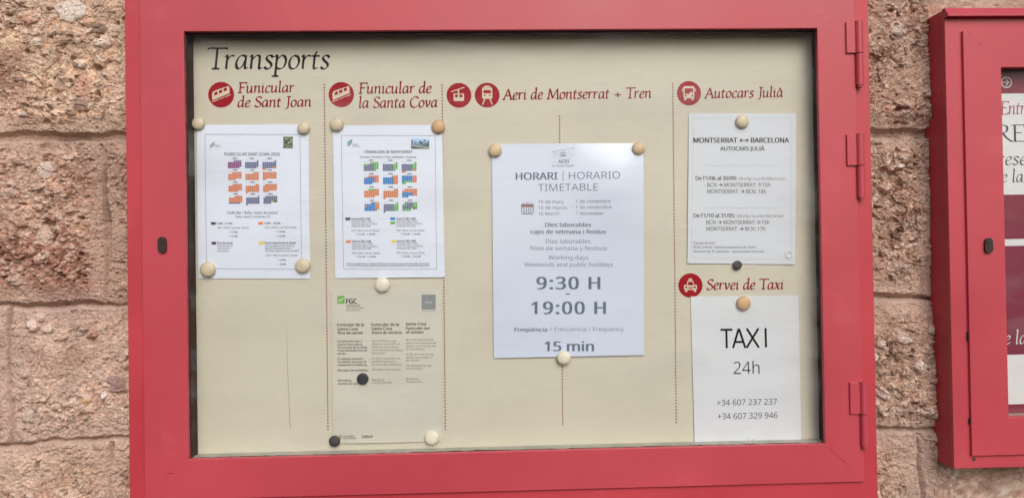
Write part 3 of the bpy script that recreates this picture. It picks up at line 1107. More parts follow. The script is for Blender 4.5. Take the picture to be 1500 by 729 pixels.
def heading(lines, m, pen=.100, thin=.030):
    mb = MB()
    for s, a, b, h in lines:
        pen_text(mb, BSURF, s, a, b, h, m, pen=pen, thin=thin)
    return mb.build('heading_text', board)


heading([('Transports', (303, 101), (481, 101), 30)], M['black'], .135, .045)
heading([('Funicular', (348.5, 136), (430, 135), 14.6), ('de Sant Joan', (347.5, 157), (455.5, 156), 14.6)], M['heading_red'], .175, .075)
heading([('Funicular de', (525, 137), (631, 136.3), 15.2), ('la Santa Cova', (525, 158), (640, 157), 15.2)], M['heading_red'], .175, .075)
heading([('Aeri de Montserrat + Tren', (737, 146), (953.5, 143.5), 15)], M['heading_red'], .175, .075)
heading([('Autocars Julià', (1032.5, 143.7), (1146, 142.2), 14.6)], M['heading_red'], .175, .075)
heading([('Servei de Taxi', (1034.5, 424), (1147, 423), 14.8)], M['heading_red'], .175, .075)

L1, L2, L3 = .0003, .0006, .0009


def icon(cx, cy, r, kind):
    mb = MB()
    disc(mb, BSURF, cx, cy, r, M['disc_red'], L1)
    w_, d_ = M['board_icon'], M['disc_red']

    def S(p, m=w_, l=L2):
        shape(mb, BSURF, cx, cy, r, p, m, l)
    if kind == 'funicular':
        S([(-.70, .08), (-.62, .24), (-.46, .33), (.56, .67), (.64, .62), (.66, .12), (-.64, -.42), (-.68, -.38)])
        for k in range(3):
            x = -.52 + .36 * k
            z = -.06 + .155 * k
            S([(x, z - .02), (x + .25, z + .09), (x + .25, z + .33), (x, z + .22)], d_, L3)
        S([(-.20 - .52, -.60), (-.16, -.385), (-.16, -.325), (-.72, -.535)])
        S([(-.10, -.36), (.22, -.235), (.22, -.175), (-.10, -.30)])
        S([(.28, -.21), (.74, -.03), (.74, .03), (.28, -.15)])
    elif kind == 'gondola':
        S([(-.62, .24), (.44, .60), (.44, .68), (-.62, .32)])
        S([(-.10, .06), (.02, .06), (.02, .46), (-.10, .42)])
        S(rr(-.43, -.46, .41, .14, .05))
        S(rr(-.33, -.17, -.09, .06, .03), d_, L3)
        S(rr(.04, -.17, .28, .06, .03), d_, L3)
    elif kind == 'train':
        S(rr(-.40, -.30, .42, .62, .08))
        S(rr(-.22, .58, .24, .76, .04))
        S(rr(-.30, .14, .32, .40, .05), d_, L3)
        S(rr(-.26, -.08, -.14, .03, .03), d_, L3)
        S(rr(.16, -.08, .28, .03, .03), d_, L3)
        S([(-.24, -.30), (-.14, -.30), (-.32, -.76), (-.42, -.76)])
        S([(.16, -.30), (.26, -.30), (.44, -.76), (.34, -.76)])
    elif kind == 'bus':
        S(rr(-.46, -.42, .44, .58, .12))
        S(rr(-.36, -.06, .34, .40, .05), d_, L3)
        S(rr(-.40, -.58, -.22, -.40, .03))
        S(rr(.20, -.58, .38, -.40, .03))
        S(rr(-.58, .12, -.50, .40, .03))
        S(rr(.48, .12, .56, .40, .03))
        S(rr(-.36, -.28, -.20, -.14, .05), d_, L3)
        S(rr(.18, -.28, .34, -.14, .05), d_, L3)
        shape(mb, BSURF, cx, cy, r, [(.02, -.07), (.30, -.07), (.30, .05), (.16, .12), (.05, .02)], w_, .0012)
    else:
        S([(-.32, .02), (.32, .02), (.24, .36), (.16, .42), (-.16, .42), (-.24, .36)])
        S(rr(-.14, .44, .14, .58, .03))
        S(rr(-.54, -.36, .54, .06, .10))
        S(rr(-.46, -.52, -.26, -.34, .03))
        S(rr(.26, -.52, .46, -.34, .03))
        S([(-.24, .06), (.24, .06), (.18, .30), (-.18, .30)], d_, L3)
        S(rr(-.44, -.22, -.26, -.06, .06), d_, L3)
        S(rr(.26, -.22, .44, -.06, .06), d_, L3)
        S(rr(-.18, -.24, .18, -.15, .03), d_, L3)
    return mb.build('pictogram', board)


icon(324, 139, 18.6, 'funicular')
icon(500, 138.8, 18.4, 'funicular')
icon(672.3, 139.8, 18.2, 'gondola')
icon(713.6, 139.6, 18.2, 'train')
icon(1009.2, 136.8, 18.0, 'bus')
icon(1011.3, 417.8, 18.0, 'taxi')


def dotted(a, b):
    mb = MB()
    L = math.hypot(b[0] - a[0], b[1] - a[1])
    n = int(round(L / 4.62))
    for i in range(n + 1):
        t = i / n
        disc(mb, BSURF, a[0] + (b[0] - a[0]) * t, a[1] + (b[1] - a[1]) * t, 1.15, M['dot_red'], .0003, 8)
    mb.build('dotted_line', board)


dotted((475, 124), (480.5, 628))
dotted((647.5, 125), (652.3, 628))
dotted((819.5, 171), (824.2, 620))
dotted((985.5, 123), (990.5, 618))
mb = MB()
rnd = random.Random(8)
pr = (420, 482)
for i in range(1, 15):
    nxt = (420 + 5.5 * (i / 14) ** 1.5 + rnd.uniform(-.3, .3), 482 + 145 * i / 14)
    stroke(mb, BSURF, pr, nxt, .35 + .5 * (i / 14), M['scratch'], .0003)
    pr = nxt
mb.build('scratch', board)

# ------------------------------------------------------------------ paper notices


CURL = 0.6


class Sheet:
    def __init__(self, corners, mat, label, curl=None, base=.0010, group=None):
        """corners TL, TR, BR, BL in photo px, on the board"""
        self.c = [np.array(P(x, y, BOARD_Y - .002)) for x, y in corners]
        self.curl = lambda u, v: CURL * curl(u, v)
        self.base = base
        tl, tr, br, bl = self.c
        self.M = np.linalg.inv(np.stack([(tr + br - tl - bl) / 2, (tl + tr - bl - br) / 2], 1))
        self.o = bl
        NX, NZ = 28, 40
        v, f = [], []
        for layer in (0, .00025):
            for j in range(NZ + 1):
                for i in range(NX + 1):
                    u, w_ = i / NX, j / NZ
                    q = (bl * (1 - u) + br * u) * (1 - w_) + (tl * (1 - u) + tr * u) * w_
                    v.append((q[0], BOARD_Y - base - self.curl(u, w_) + layer, q[1]))
        n = (NX + 1) * (NZ + 1)
        for j in range(NZ):
            for i in range(NX):
                a = j * (NX + 1) + i
                f.append((a, a + 1, a + NX + 2, a + NX + 1))
                f.append((n + a, n + a + NX + 1, n + a + NX + 2, n + a + 1))
        edge = [i for i in range(NX)] + [j * (NX + 1) + NX for j in range(NZ)] + [NZ * (NX + 1) + i for i in range(NX, 0, -1)] + [j * (NX + 1) for j in range(NZ, 0, -1)]
        mb = MB()
        mb.add(v, f, mat, True)
        for a, b in zip(edge, edge[1:] + edge[:1]):
            mb.face([v[a], v[a + n], v[b + n], v[b]], mat)
        mid = (bl + br) / 2
        self.obj = tag(mb.build('paper_notice', origin=(mid[0], BOARD_Y - base, mid[1])), label, 'notice', group or 'notices pinned inside the large case')
        self.surf = Surf(BOARD_Y - base, self.off)

    def off(self, x, z):
        u, w_ = self.M @ (np.array([x, z]) - self.o)
        return self.curl(min(1, max(0, u)), min(1, max(0, w_)))

    def part(self, name, mb):
        return mb.build(name, self.obj)


def hemi(t):
    return 4 * t * (1 - t)


def frame_lines(sh, c, m, wpx=.7):
    mb = MB()
    for a, b in zip(c, c[1:] + c[:1]):
        stroke(mb, sh.surf, a, b, wpx, m, .0003, 16)
    sh.part('border_line', mb)


import calendar as _cal


def month(sh, m_, x0, y0, x1, pitch, colour, dark):
    """one month of 2026 as a grid of coloured day cells (weeks start on Monday)"""
    mb = MB()
    first, nd = _cal.monthrange(2026, m_)
    cw = (x1 - x0) / 7
    for d in range(1, nd + 1):
        k = first + d - 1
        r, c = divmod(k, 7)
        mt = colour(d, r, c)
        xx, yy = x0 + c * cw, y0 + r * pitch
        quad(mb, sh.surf, xx, yy, xx + cw * .93, yy + pitch * .93, mt, .0003)
        if dark:
            quad(mb, sh.surf, xx + cw * .30, yy + pitch * .32, xx + cw * .66, yy + pitch * .64, M['ink_mid'], .0005)
    xm = (x0 + x1) / 2
    quad(mb, sh.surf, xm - 3.2, y0 - 3.6, xm + 3.2, y0 - 2.2, M['ink_mid'], .0003)
    quad(mb, sh.surf, x0, y0 - 1.1, x1, y0 - .75, M['line_pale'], .0003)
    sh.part('calendar', mb)


def lines(sh, name, rows, spacing=1.0):
    mb = MB()
    for r in rows:
        s, xa, xb, y, h, m = r[:6]
        wt = r[6] if len(r) > 6 else 0.0
        shr = r[7] if len(r) > 7 else 0.0
        yb = r[8] if len(r) > 8 else y
        text(mb, sh.surf, s, (xa, y), (xb, yb), h, m, wt, shr, .0003, spacing)
    return sh.part(name, mb)


BD, LT = .022, -.012
ink, mid_, pale = M['ink'], M['ink_mid'], M['ink_pale']

# --- first notice: funicular calendar
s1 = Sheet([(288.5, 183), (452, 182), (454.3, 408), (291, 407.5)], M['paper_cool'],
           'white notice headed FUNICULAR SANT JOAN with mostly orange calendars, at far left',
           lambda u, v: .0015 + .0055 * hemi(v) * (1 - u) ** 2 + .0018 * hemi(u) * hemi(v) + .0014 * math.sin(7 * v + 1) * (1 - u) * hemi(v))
frame_lines(s1, [(301, 197), (439.7, 197.3), (442, 394), (303.7, 393)], M['line'], .8)
mb = MB()
for k, (m_, dy) in enumerate(((M['logo_green'], 0), (M['ink_mid'], 3.0))):
    stroke(mb, s1.surf, (308.5, 213.5 + dy), (315, 209.0 + dy), 1.3, m_)
s1.part('logo', mb)
lines(s1, 'logo_text', [('Cremallera', 315.5, 322, 214, 1.8, mid_), ('de Montserrat', 315.5, 324, 216.3, 1.8, mid_)])
mb = MB()
quad(mb, s1.surf, 415.2, 200.5, 429.2, 217.5, M['photo_forest'])
s1.part('thumbnail_photo', mb)
lines(s1, 'title_text', [('FUNICULAR SANT JOAN 2026', 329.5, 410.3, 228.3, 4.4, M['ink'], .012)])
O, SL, PU, GR, BL, YE = (M[k] for k in ('orange', 'slate', 'purple', 'green', 'blue', 'yellow'))
cols1 = [(334.6, 354.4), (359.6, 379.4), (385, 405.2)]
rows1 = [235.2, 252.4, 269.8, 287]
rule1 = {1: lambda d, r, c: SL if d < 5 else PU, 2: lambda d, r, c: SL, 3: lambda d, r, c: O if d > 27 else SL,
         10: lambda d, r, c: SL if d > 25 else O, 11: lambda d, r, c: SL,
         12: lambda d, r, c: YE if d == 25 else (M['swatch_purple'] if d in (26, 27) else SL)}
for i in range(12):
    a, b = cols1[i % 3]
    sk = .5 * (i // 3)
    month(s1, i + 1, a + sk, rows1[i // 3], b + sk, 2.35, rule1.get(i + 1, lambda d, r, c: O), i not in (3, 4, 5, 6, 7, 8) or True)
lines(s1, 'caption_text', [('Cada dia / daily / tours les jours:', 333.5, 407.5, 313.3, 3.9, ink, .006), ("Cada / every / toutes les 12'", 345.3, 396.3, 318.9, 3.2, ink, .004)])


def swatch(sh, x0, y0, x1, y1, m):
    mb = MB()
    quad(mb, sh.surf, x0, y0, x1, y1, m)
    sh.part('colour_swatch', mb)


swatch(s1, 310, 325.3, 317, 329.3, M['swatch_slate'])
swatch(s1, 379, 325, 386, 329, M['orange'])
swatch(s1, 311, 354, 317.5, 358.2, M['swatch_purple'])
swatch(s1, 379.8, 353.6, 386.8, 358, M['yellow'])
sm = 2.7
lines(s1, 'body_text', [
    ('9.30h – 17.50h', 318.3, 341, 328.8, 3, ink, BD),
    ('Últim / Último / Last one / Dernier', 319, 365.5, 334.8, sm, ink),
    ('↑ 17.00h', 337, 349, 341, sm, ink, .01),
    ('↓ 17.20h', 337, 349, 347, sm, ink, .01)])
lines(s1, 'body_text', [
    ('9.30h – 18.50h', 388, 411, 328.4, 3, ink, BD),
    ('Últim / Último / Last one / Dernier', 388.5, 435, 334.3, sm, ink),
    ('↑ 18.00h', 406, 418, 340.5, sm, ink, .01),
    ('↓ 18.20h', 406, 418, 346.7, sm, ink, .01)])
lines(s1, 'body_text', [
    ('Fora de servei', 319, 341.5, 357.2, 3, ink, BD),
    ('Fuera de servicio', 319, 341.5, 361, sm, ink),
    ('Out of service', 319.2, 337.5, 364.8, sm, ink),
    ('Hors service', 319.4, 335.5, 368.5, sm, ink)])
lines(s1, 'body_text', [
    ('Servei especial dia de Nadal', 388, 433.5, 357, 3, ink, BD),
    ('Servicio especial día de Navidad', 388.8, 431, 361, sm, ink),
    ('Special Christmas Schedule', 389, 426, 364.7, sm, ink),
    ('Horaires spéciaux jour de Noël', 389, 438, 368.3, sm, ink),
    ('Últim / Último / Last one / Dernier', 390, 436.5, 375.2, sm, ink),
    ('↑ 13.00h', 407, 419, 381.6, sm, ink, .01),
    ('↓ 13.20h', 407, 419, 388, sm, ink, .01)])

# --- second notice: rack railway calendar
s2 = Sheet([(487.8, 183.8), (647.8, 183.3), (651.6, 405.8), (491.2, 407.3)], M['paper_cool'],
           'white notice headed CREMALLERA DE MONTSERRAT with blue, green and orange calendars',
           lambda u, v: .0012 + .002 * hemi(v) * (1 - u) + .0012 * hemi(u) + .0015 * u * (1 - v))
frame_lines(s2, [(500.2, 198.7), (637.3, 199), (639.7, 393.6), (503.6, 393.6)], M['line'], .8)
mb = MB()
for k in range(3):
    stroke(mb, s2.surf, (509 + .3 * k, 209.5 + 2.4 * k), (516.3 - .2 * k, 204.8 + 2.4 * k), 1.3, M['logo_green'] if k else M['ink_mid'])
s2.part('logo', mb)
lines(s2, 'logo_text', [('Cremallera', 516.2, 524.5, 212.8, 1.9, ink), ('de Montserrat', 516.2, 527.8, 215.3, 1.9, ink)])
mb = MB()
quad(mb, s2.surf, 602.3, 203.2, 628.9, 218.2, M['photo_sky'])
k = [(602.3, 213.5), (602.3, 206.5), (604.5, 205.2), (606.5, 207.5), (609, 206), (612, 208.8), (615.5, 205.6), (619, 208.2), (622, 204.6), (625, 207.3), (628.9, 205.8), (628.9, 213.5)]
mb.face([s2.surf.px(x, y, .0005) for x, y in k][::-1], M['photo_mountain'])
quad(mb, s2.surf, 602.3, 213, 628.9, 218.2, M['photo_track'], .0006)
stroke(mb, s2.surf, (602.5, 213.5), (628.7, 217.5), .8, M['logo_pale'], .0008)
stroke(mb, s2.surf, (605.5, 212.8), (628.7, 216), .5, M['logo_pale'], .0008)
s2.part('thumbnail_photo', mb)
lines(s2, 'title_text', [('CREMALLERA DE MONTSERRAT', 533.8, 604.3, 224.6, 3.9, ink, .014), ('Horaris / Horarios / Train schedules / Horaires', 528, 610, 231.8, 3.0, ink, .006)])
cols2 = [(533, 554.8), (561, 582.8), (588.5, 610.4)]
rows2 = [238, 257.4, 276.8, 296.4]
we = lambda c: c > 4
rule2 = {1: lambda d, r, c: GR if (we(c) or d < 7) else SL, 2: lambda d, r, c: GR if we(c) else SL,
         3: lambda d, r, c: O if d > 27 else (GR if we(c) else SL), 4: lambda d, r, c: O if (we(c) or d < 7) else BL,
         5: lambda d, r, c: O if we(c) or d == 1 else BL, 6: lambda d, r, c: GR if d > 22 and not we(c) else (O if we(c) else BL),
         7: lambda d, r, c: GR if d < 4 else O, 8: lambda d, r, c: O, 9: lambda d, r, c: O if we(c) or d < 14 else BL,
         10: lambda d, r, c: GR if d > 30 else (O if we(c) or d == 12 else BL), 11: lambda d, r, c: GR if we(c) else SL,
         12: lambda d, r, c: YE if d == 25 else (M['swatch_slate'] if d == 26 else (GR if we(c) or d in (7, 8) or d > 26 else SL))}
for i in range(12):
    a, b = cols2[i % 3]
    sk = .4 * (i // 3)
    month(s2, i + 1, a + sk, rows2[i // 3], b + sk, 2.55, rule2[i + 1], True)
swatch(s2, 506.2, 318.6, 513.4, 322.6, M['swatch_slate'])
swatch(s2, 571.8, 318.4, 579, 322.5, M['blue'])
swatch(s2, 572, 324.4, 579.2, 328.4, M['leaf_green'])
swatch(s2, 507, 351.8, 514, 355.6, M['orange'])
swatch(s2, 573.8, 351.4, 580.6, 355.4, M['yellow'])
for x, y in ((515, 322), (581, 321.8), (516, 354.8), (581.5, 354.4)):
    rws = [('Horaris de 7:00h a 18:00h', x, x + 28, y, 3, ink, BD), ('Horarios de 7:00h a 18:00h', x, x + 30, y + 3.5, sm, ink),
            ('Trains from 7:00 a.m. to 6:00 p.m.', x, x + 38.5, y + 7, sm, ink), ('Horaires de 7h00 à 18h00', x, x + 28, y + 10.4, sm, ink),
            ('Últim / Último / Last one / Dernier', x, x + 41, y + 17, sm, ink), ('↑ 16.15h   ↓ 16.45h', x + 7, x + 35, y + 22, sm, ink, .01)]
    lines(s2, 'body_text', rws)
rws = [('* Últimes circulacions per a la connexió amb Barcelona: consulteu els horaris del tren de rodalia a les estacions', 507, 629, 387, 2.2, ink, .01),
        ('* Last trains for the connection with Barcelona: please check the timetable of the commuter line at the stations', 507, 629, 390, 2.2, ink, .01)]
lines(s2, 'footnote_text', rws)

# --- third notice: out of service, pale translucent sheet
s3 = Sheet([(485.8, 423), (647.6, 424), (648, 645.8), (487.8, 648.8)], M['paper_beige'],
           'thin beige out of service notice in three columns, below the blue and green calendars',
           lambda u, v: .0022 + .0022 * hemi(v) * (1 - hemi(u)) + .0012 * hemi(u) * (1 - v) + .0022 * hemi(min(1, u * 1.3)) * (1 - v) ** 4 + .0006 * math.sin(9 * v + 5 * u) * hemi(v))
mb = MB()
quad(mb, s3.surf, 494.3, 433, 505, 444.3, M['leaf_green'])
for k in (0, 1):
    stroke(mb, s3.surf, (496 + 4 * k, 440.8 - 1.5 * k), (499 + 4 * k, 437.4 - 1.5 * k), 1.0, M['logo_white'], .0005)
    stroke(mb, s3.surf, (498 + 2.2 * k, 442 - 2.2 * k), (501 + 2.2 * k, 438.4 - 2.2 * k), .7, M['logo_white'], .0007)
s3.part('logo', mb)
mb = MB()
quad(mb, s3.surf, 617.8, 431, 638.3, 453, M['logo_grey'])
text(mb, s3.surf, 'Avís', (622, 444), (633.5, 444), 4, M['logo_pale'], BD, 0, .0006)
quad(mb, s3.surf, 617.8, 455, 638.3, 455.5, M['logo_grey'])
s3.part('logo', mb)
lines(s3, 'logo_text', [('FGC', 507, 523, 444, 6.6, ink, .03), ('Ferrocarrils', 507.6, 527.5, 448.2, 2.9, ink, .012), ('de la Generalitat', 507.6, 533, 451.6, 2.6, mid_), ('de Catalunya', 507.6, 528, 455, 2.6, mid_)])
for rws in ([('Funicular de la', 494.3, 533.5, 477.2), ('Santa Cova', 494.5, 524.5, 483.3), ('fora de servei', 494.7, 531.5, 489)],
            [('Funicular de la', 544.3, 584.5, 477), ('Santa Cova', 544.5, 574.5, 482.8), ('fuera de servicio', 544.8, 588.8, 488.6)],
            [('Santa Cova', 594, 624, 476), ('Funicular out', 594.2, 629.5, 482.2), ('of service', 594.4, 620.2, 488)]):
    it = .2 if rws[0][1] > 590 else 0
    lines(s3, 'column_heading', [(s, a, b, y, 4.3, ink, .020, it) for s, a, b, y in rws])
bt = [('Us informem que a', 494.8, 530.5, 500.5), ("causa d'una avaria,", 494.8, 531.5, 505), ('el Funicular de la Santa', 495, 538, 509.6), ('Cova romandrà fora de', 495, 538.3, 514.2), ('servei.', 495, 507, 518.6),
      ('En aquests moments', 495, 532, 526.2), ('no podem precisar la', 495, 536.5, 530.7), ('durada de la incidència.', 495, 538.5, 535.2), ('Disculpeu les molèsties.', 495.2, 539.5, 543),
      ('Barcelona,', 495.2, 515.5, 558), ('octubre de 2025', 495.2, 526.5, 562.6)]
lines(s3, 'body_text', [(s, a, b, y, 3.1, ink, .014) for s, a, b, y in bt])
bt = [('Les informamos que', 545, 581, 500), ('debido a una avería, el', 545, 586, 504.5), ('Funicular de la Santa', 545, 583.5, 509), ('Cova permanecerá fuera', 545, 590, 513.4), ('de servicio.', 545, 565, 518),
      ('En estos momentos no', 545, 587, 525.6), ('podemos precisar la', 545, 581, 530), ('duración de la incidencia.', 545.2, 589, 534.6), ('Disculpen las molestias.', 545.2, 588, 541.8),
      ('Barcelona,', 545.4, 564, 556.8), ('octubre de 2025.', 545.4, 575.5, 561)]
lines(s3, 'body_text', [(s, a, b, y, 2.9, mid_, 0.0) for s, a, b, y in bt])
bt = [('We inform you that the', 594.5, 635, 498.4), ('Santa Cova Funicular will', 594.5, 638.5, 503), ('remain out of service due', 594.5, 639, 507.5), ('to a breakdown.', 594.5, 622.5, 512),
      ('At this time, we cannot', 594.5, 635, 519.6), ('specify the duration of', 594.5, 633.5, 524), ('the incident.', 594.5, 615.5, 528.5), ('We apologize for any', 594.7, 632, 536), ('inconvenience.', 594.7, 619.5, 540.4),
      ('Barcelona', 594.7, 612, 555.4), ('October 2025', 594.7, 618.5, 559.8)]
lines(s3, 'body_text', [(s, a, b, y, 2.9, mid_, 0.0, .2) for s, a, b, y in bt])
mb = MB()
quad(mb, s3.surf, 497, 636, 500.9, 642, M['crest'])
for k in range(2):
    stroke(mb, s3.surf, (498.2 + 1.4 * k, 636.6), (498.2 + 1.4 * k, 641.4), .45, M['paper_beige'], .0006)
text(mb, s3.surf, 'Generalitat', (503, 639), (519, 638.6), 2.5, ink, .01)
text(mb, s3.surf, 'de Catalunya', (503, 642), (522, 641.6), 2.5, ink, .01)
s3.part('footer_logo', mb)
mb = MB()
text(mb, s3.surf, 'Tothom', (529, 641), (546, 639.8), 4.6, ink, .02, .25)
s3.part('footer_logo', mb)

def bulge(u, v):
    t = 1 - v
    g = min(1, max(0, (u - .35) / .5))
    g = g * g * (3 - 2 * g)
    edge_ = 1 - .55 * max(0, (u - .86) / .14)
    r = min(1, t / .22)
    d = max(0, 1 - max(0, t - .22) / .6)
    return .0135 * g * edge_ * (1 - (1 - r) ** 2 * (1 + .0 * r)) * d * d


# --- fourth notice: the large cable car timetable
s4 = Sheet([(720.5, 211), (942, 209.7), (943.2, 519.3), (723.4, 524)], M['paper_gloss'],
           'large glossy white timetable reading HORARI 9:30 H 19:00 H, mid board',
           lambda u, v: .0015 + bulge(u, v) + .0045 * hemi(v) * (1 - u) ** 2 + .003 * hemi(v) * u ** 2 + .0040 * u * (1 - v) ** 3 + .0022 * (1 - u) ** 2 * (1 - v) ** 3 + .0012 * hemi(u))
mb = MB()
pts = [(808, 221.5), (822, 219), (832, 217.5), (842.5, 216), (842, 228), (836, 231), (824, 230.5), (812, 231)]
mb.face([s4.surf.px(x, y, .0003) for x, y in pts][::-1], M['watercolour'])
stroke(mb, s4.surf, (808.5, 223), (842, 216), .5, M['slate_light'], .0005)
quad(mb, s4.surf, 820.5, 223.5, 828.5, 229.2, M['slate_light'], .0005)
quad(mb, s4.surf, 821.6, 224.5, 824, 227, M['paper_gloss'], .0007)
quad(mb, s4.surf, 825.2, 224.5, 827.6, 227, M['paper_gloss'], .0007)
stroke(mb, s4.surf, (824.5, 220.4), (824.5, 224), .6, M['slate_light'], .0006)
stroke(mb, s4.surf, (808.5, 237), (815, 237), .4, M['slate_light'])
stroke(mb, s4.surf, (835, 236.8), (841.5, 236.8), .4, M['slate_light'])
s4.part('logo', mb)
sb, st, lt = M['slate_bold'], M['slate_text'], M['slate_light']
lines(s4, 'logo_text', [('AERI', 817.3, 833.3, 239.2, 5.2, st, .015), ('DE MONTSERRAT', 808.7, 841.5, 244.6, 2.9, lt, .01)])
mb = MB()
text(mb, s4.surf, 'HORARI', (755.3, 263.8), (816.6, 263.2), 10.6, sb, .020)
text(mb, s4.surf, 'HORARIO', (833, 263), (907, 262.3), 10.6, st, -.014)
stroke(mb, s4.surf, (824.4, 251), (824.6, 265), .9, st)
text(mb, s4.surf, 'TIMETABLE', (788, 280.2), (875, 279.6), 10.6, st, -.014)
s4.part('title_text', mb)
mb = MB()
c = M['pic_cal']
quad(mb, s4.surf, 764, 299, 781, 303.6, c)
for a, b in (((764, 299), (764, 312.5)), ((781, 299), (781, 312.5)), ((764.5, 313.2), (780.5, 313.2))):
    stroke(mb, s4.surf, a, b, 1.1, M['slate_text'], .0005)
for x in (767, 771.2, 773.6, 777.8):
    stroke(mb, s4.surf, (x, 296), (x, 300.5), .8, M['slate_text'], .0005)
for r in range(3):
    for q in range(4):
        quad(mb, s4.surf, 766.6 + 3.3 * q, 305 + 2.6 * r, 768.4 + 3.3 * q, 306.6 + 2.6 * r, M['slate_text'])
s4.part('calendar_symbol', mb)
H4 = 4.9
lines(s4, 'date_text', [('16 de març', 788.5, 825.3, 298, H4, st, -.004), ('16 de marzo', 788.5, 830.3, 306.6, H4, st, -.004), ('16 March', 788.5, 818.6, 315.3, H4, st, -.004), ('–', 835.8, 838.4, 306, H4, st)])
lines(s4, 'date_text', [('1 de novembre', 843, 893.3, 297.4, H4, st, -.004), ('1 de noviembre', 843, 895, 306, H4, st, -.004), ('1 November', 843.2, 883.5, 314.9, H4, st, -.004)])
lines(s4, 'body_text', [('Dies laborables', 798.2, 865.3, 332.2, 6.0, st, .024), ('caps de setmana i festius', 777, 887, 342.3, 6.0, st, .024),
                        ('Días laborables', 799.3, 864.5, 356.2, 6.0, st, -.010), ('fines de semana y festivos', 776.2, 888.3, 366.4, 6.0, st, -.010),
                        ('Working days', 803, 861.3, 379.9, 6.0, st, -.010), ('Weekends and public holidays', 768, 897, 390.2, 6.0, st, -.010)])
lines(s4, 'hours_text', [('9:30 H', 785.5, 879, 423.2, 18, sb, .026)], 1.12)
lines(s4, 'hours_text', [('19:00 H', 777.8, 887.3, 459.4, 18, sb, .026)], 1.12)
lines(s4, 'frequency_text', [('Freqüència', 753.6, 801.5, 485, 6.0, st, .024), ('/ Frecuencia / Frequency', 805.5, 913.3, 484.4, 6.0, st, -.010), ('15 min', 797.3, 869.8, 513.6, 14.2, sb, .026)])

lines(s4, 'dash_text', [('-', 828.4, 834.6, 436.0, 16, sb, .02)])

# --- fifth notice: coach timetable
s5 = Sheet([(1009, 166), (1166.3, 166.3), (1164.4, 387), (1006.8, 385.5)], M['paper_grey'],
           'white coach timetable headed MONTSERRAT BARCELONA, above the taxi notice at right',
           lambda u, v: .0012 + .0028 * hemi(v) * (1 - u) ** 2 + .0024 * hemi(v) * u ** 2 + .002 * (1 - v) ** 3 * abs(u - .5) * 2)
frame_lines(s5, [(1015, 173.3), (1158, 173.3), (1158.5, 380), (1012.3, 377)], M['line_pale'], .6)
mb = MB()
text(mb, s5.surf, 'MONTSERRAT', (1015.3, 209.3), (1079.8, 209.2), 7.2, M['black'], .022)
text(mb, s5.surf, 'BARCELONA', (1099.6, 209.2), (1155.3, 209.2), 7.2, M['black'], .022)
arrow(mb, s5.surf, 1083.6, 1095.6, 205.8, 1.1, M['black'], True)
text(mb, s5.surf, 'AUTOCARS JULIÀ', (1054.4, 220.8), (1119.6, 220.6), 5.9, ink, .016)
s5.part('title_text', mb)
mb = MB()
stroke(mb, s5.surf, (1034, 242.5), (1139.5, 242.5), .7, M['line_pale'], .0003, 8)
s5.part('rule_line', mb)
mb = MB()
stroke(mb, s5.surf, (1032, 304.3), (1139.5, 304.8), .7, M['line_pale'], .0003, 8)
s5.part('rule_line', mb)
for y, xo, hh in ((264, 0, '18h'), (318.6, -2.6, '17h')):
    mb = MB()
    dt = ("De l'1/06 al 30/09:", 1018.5, 1079) if hh == '18h' else ("De l'1/10 al 31/05:", 1015.4, 1076.5)
    text(mb, s5.surf, dt[0], (dt[1], y), (dt[2], y), 5.8, ink, .016)
    text(mb, s5.surf, '(Dll a Dg / Lu a Do/ Mon to Sun)', (dt[2] + 2.6, y - .2), (dt[2] + 70.5, y - .2), 4.2, mid_, -.006)
    y2 = y + 9.8
    xa = 1035.6 if hh == '18h' else 1034.3
    text(mb, s5.surf, 'BCN', (xa, y2), (xa + 13.3, y2), 5.9, ink, -.004)
    arrow(mb, s5.surf, xa + 16.5, xa + 22, y2 - 2.8, .8, ink)
    text(mb, s5.surf, 'MONTSERRAT: 9:15h', (xa + 25, y2), (xa + 92, y2), 5.9, ink, -.004)
    y3 = y2 + 9.5
    text(mb, s5.surf, 'MONTSERRAT', (xa, y3), (xa + 45, y3), 5.9, ink, -.004)
    arrow(mb, s5.surf, xa + 48.5, xa + 54, y3 - 2.8, .8, ink)
    text(mb, s5.surf, 'BCN: ' + hh, (xa + 57, y3), (xa + 86, y3), 5.9, ink, -.004)
    if hh == '18h':
        text(mb, s5.surf, '-', (1032, 274), (1033.6, 274), 5, mid_)
    s5.part('schedule_text', mb)
lines(s5, 'stop_text', [('Parada de bus:', 1015.5, 1047, 357.4, 3.6, mid_), ('BCN: c/Viriat – Estació autobusos de Sants', 1015.5, 1106.3, 363.5, 3.6, mid_), ('Montserrat: Pl. Apòstols – Aparcament autocars', 1015.5, 1119, 369.7, 3.6, mid_)])

# --- sixth notice: taxi
s6 = Sheet([(1011.8, 434), (1169.8, 432.2), (1173.6, 655), (1017.7, 657)], M['paper_white'],
           'plain white notice with large TAXI 24h lettering and two phone numbers',
           lambda u, v: .0010 + .0030 * (1 - v) * u ** 3 + .0022 * (1 - v) * (1 - u) ** 3 + .0012 * hemi(v) * hemi(u))
mb = MB()
for pa, pb in (((1055, 482.6), (1072.5, 482.4)), ((1063.6, 483), (1064.2, 509.5)),
               ((1073.4, 509.3), (1081.6, 481)), ((1091.4, 509), (1082.2, 481)), ((1076.4, 500.4), (1088.4, 500.2)),
               ((1093.4, 480.6), (1111.2, 508.6)), ((1093.2, 509), (1110.6, 480.4)), ((1121.0, 480), (1121.6, 508.2))):
    stroke(mb, s6.surf, pa, pb, 3.1, M['black'], .0003 + .00004 * (len(mb.f) % 4))
s6.part('title_text', mb)
lines(s6, 'hours_text', [('24h', 1074.3, 1112.2, 547.2, 18, ink, -.016, 0, 546.6)])
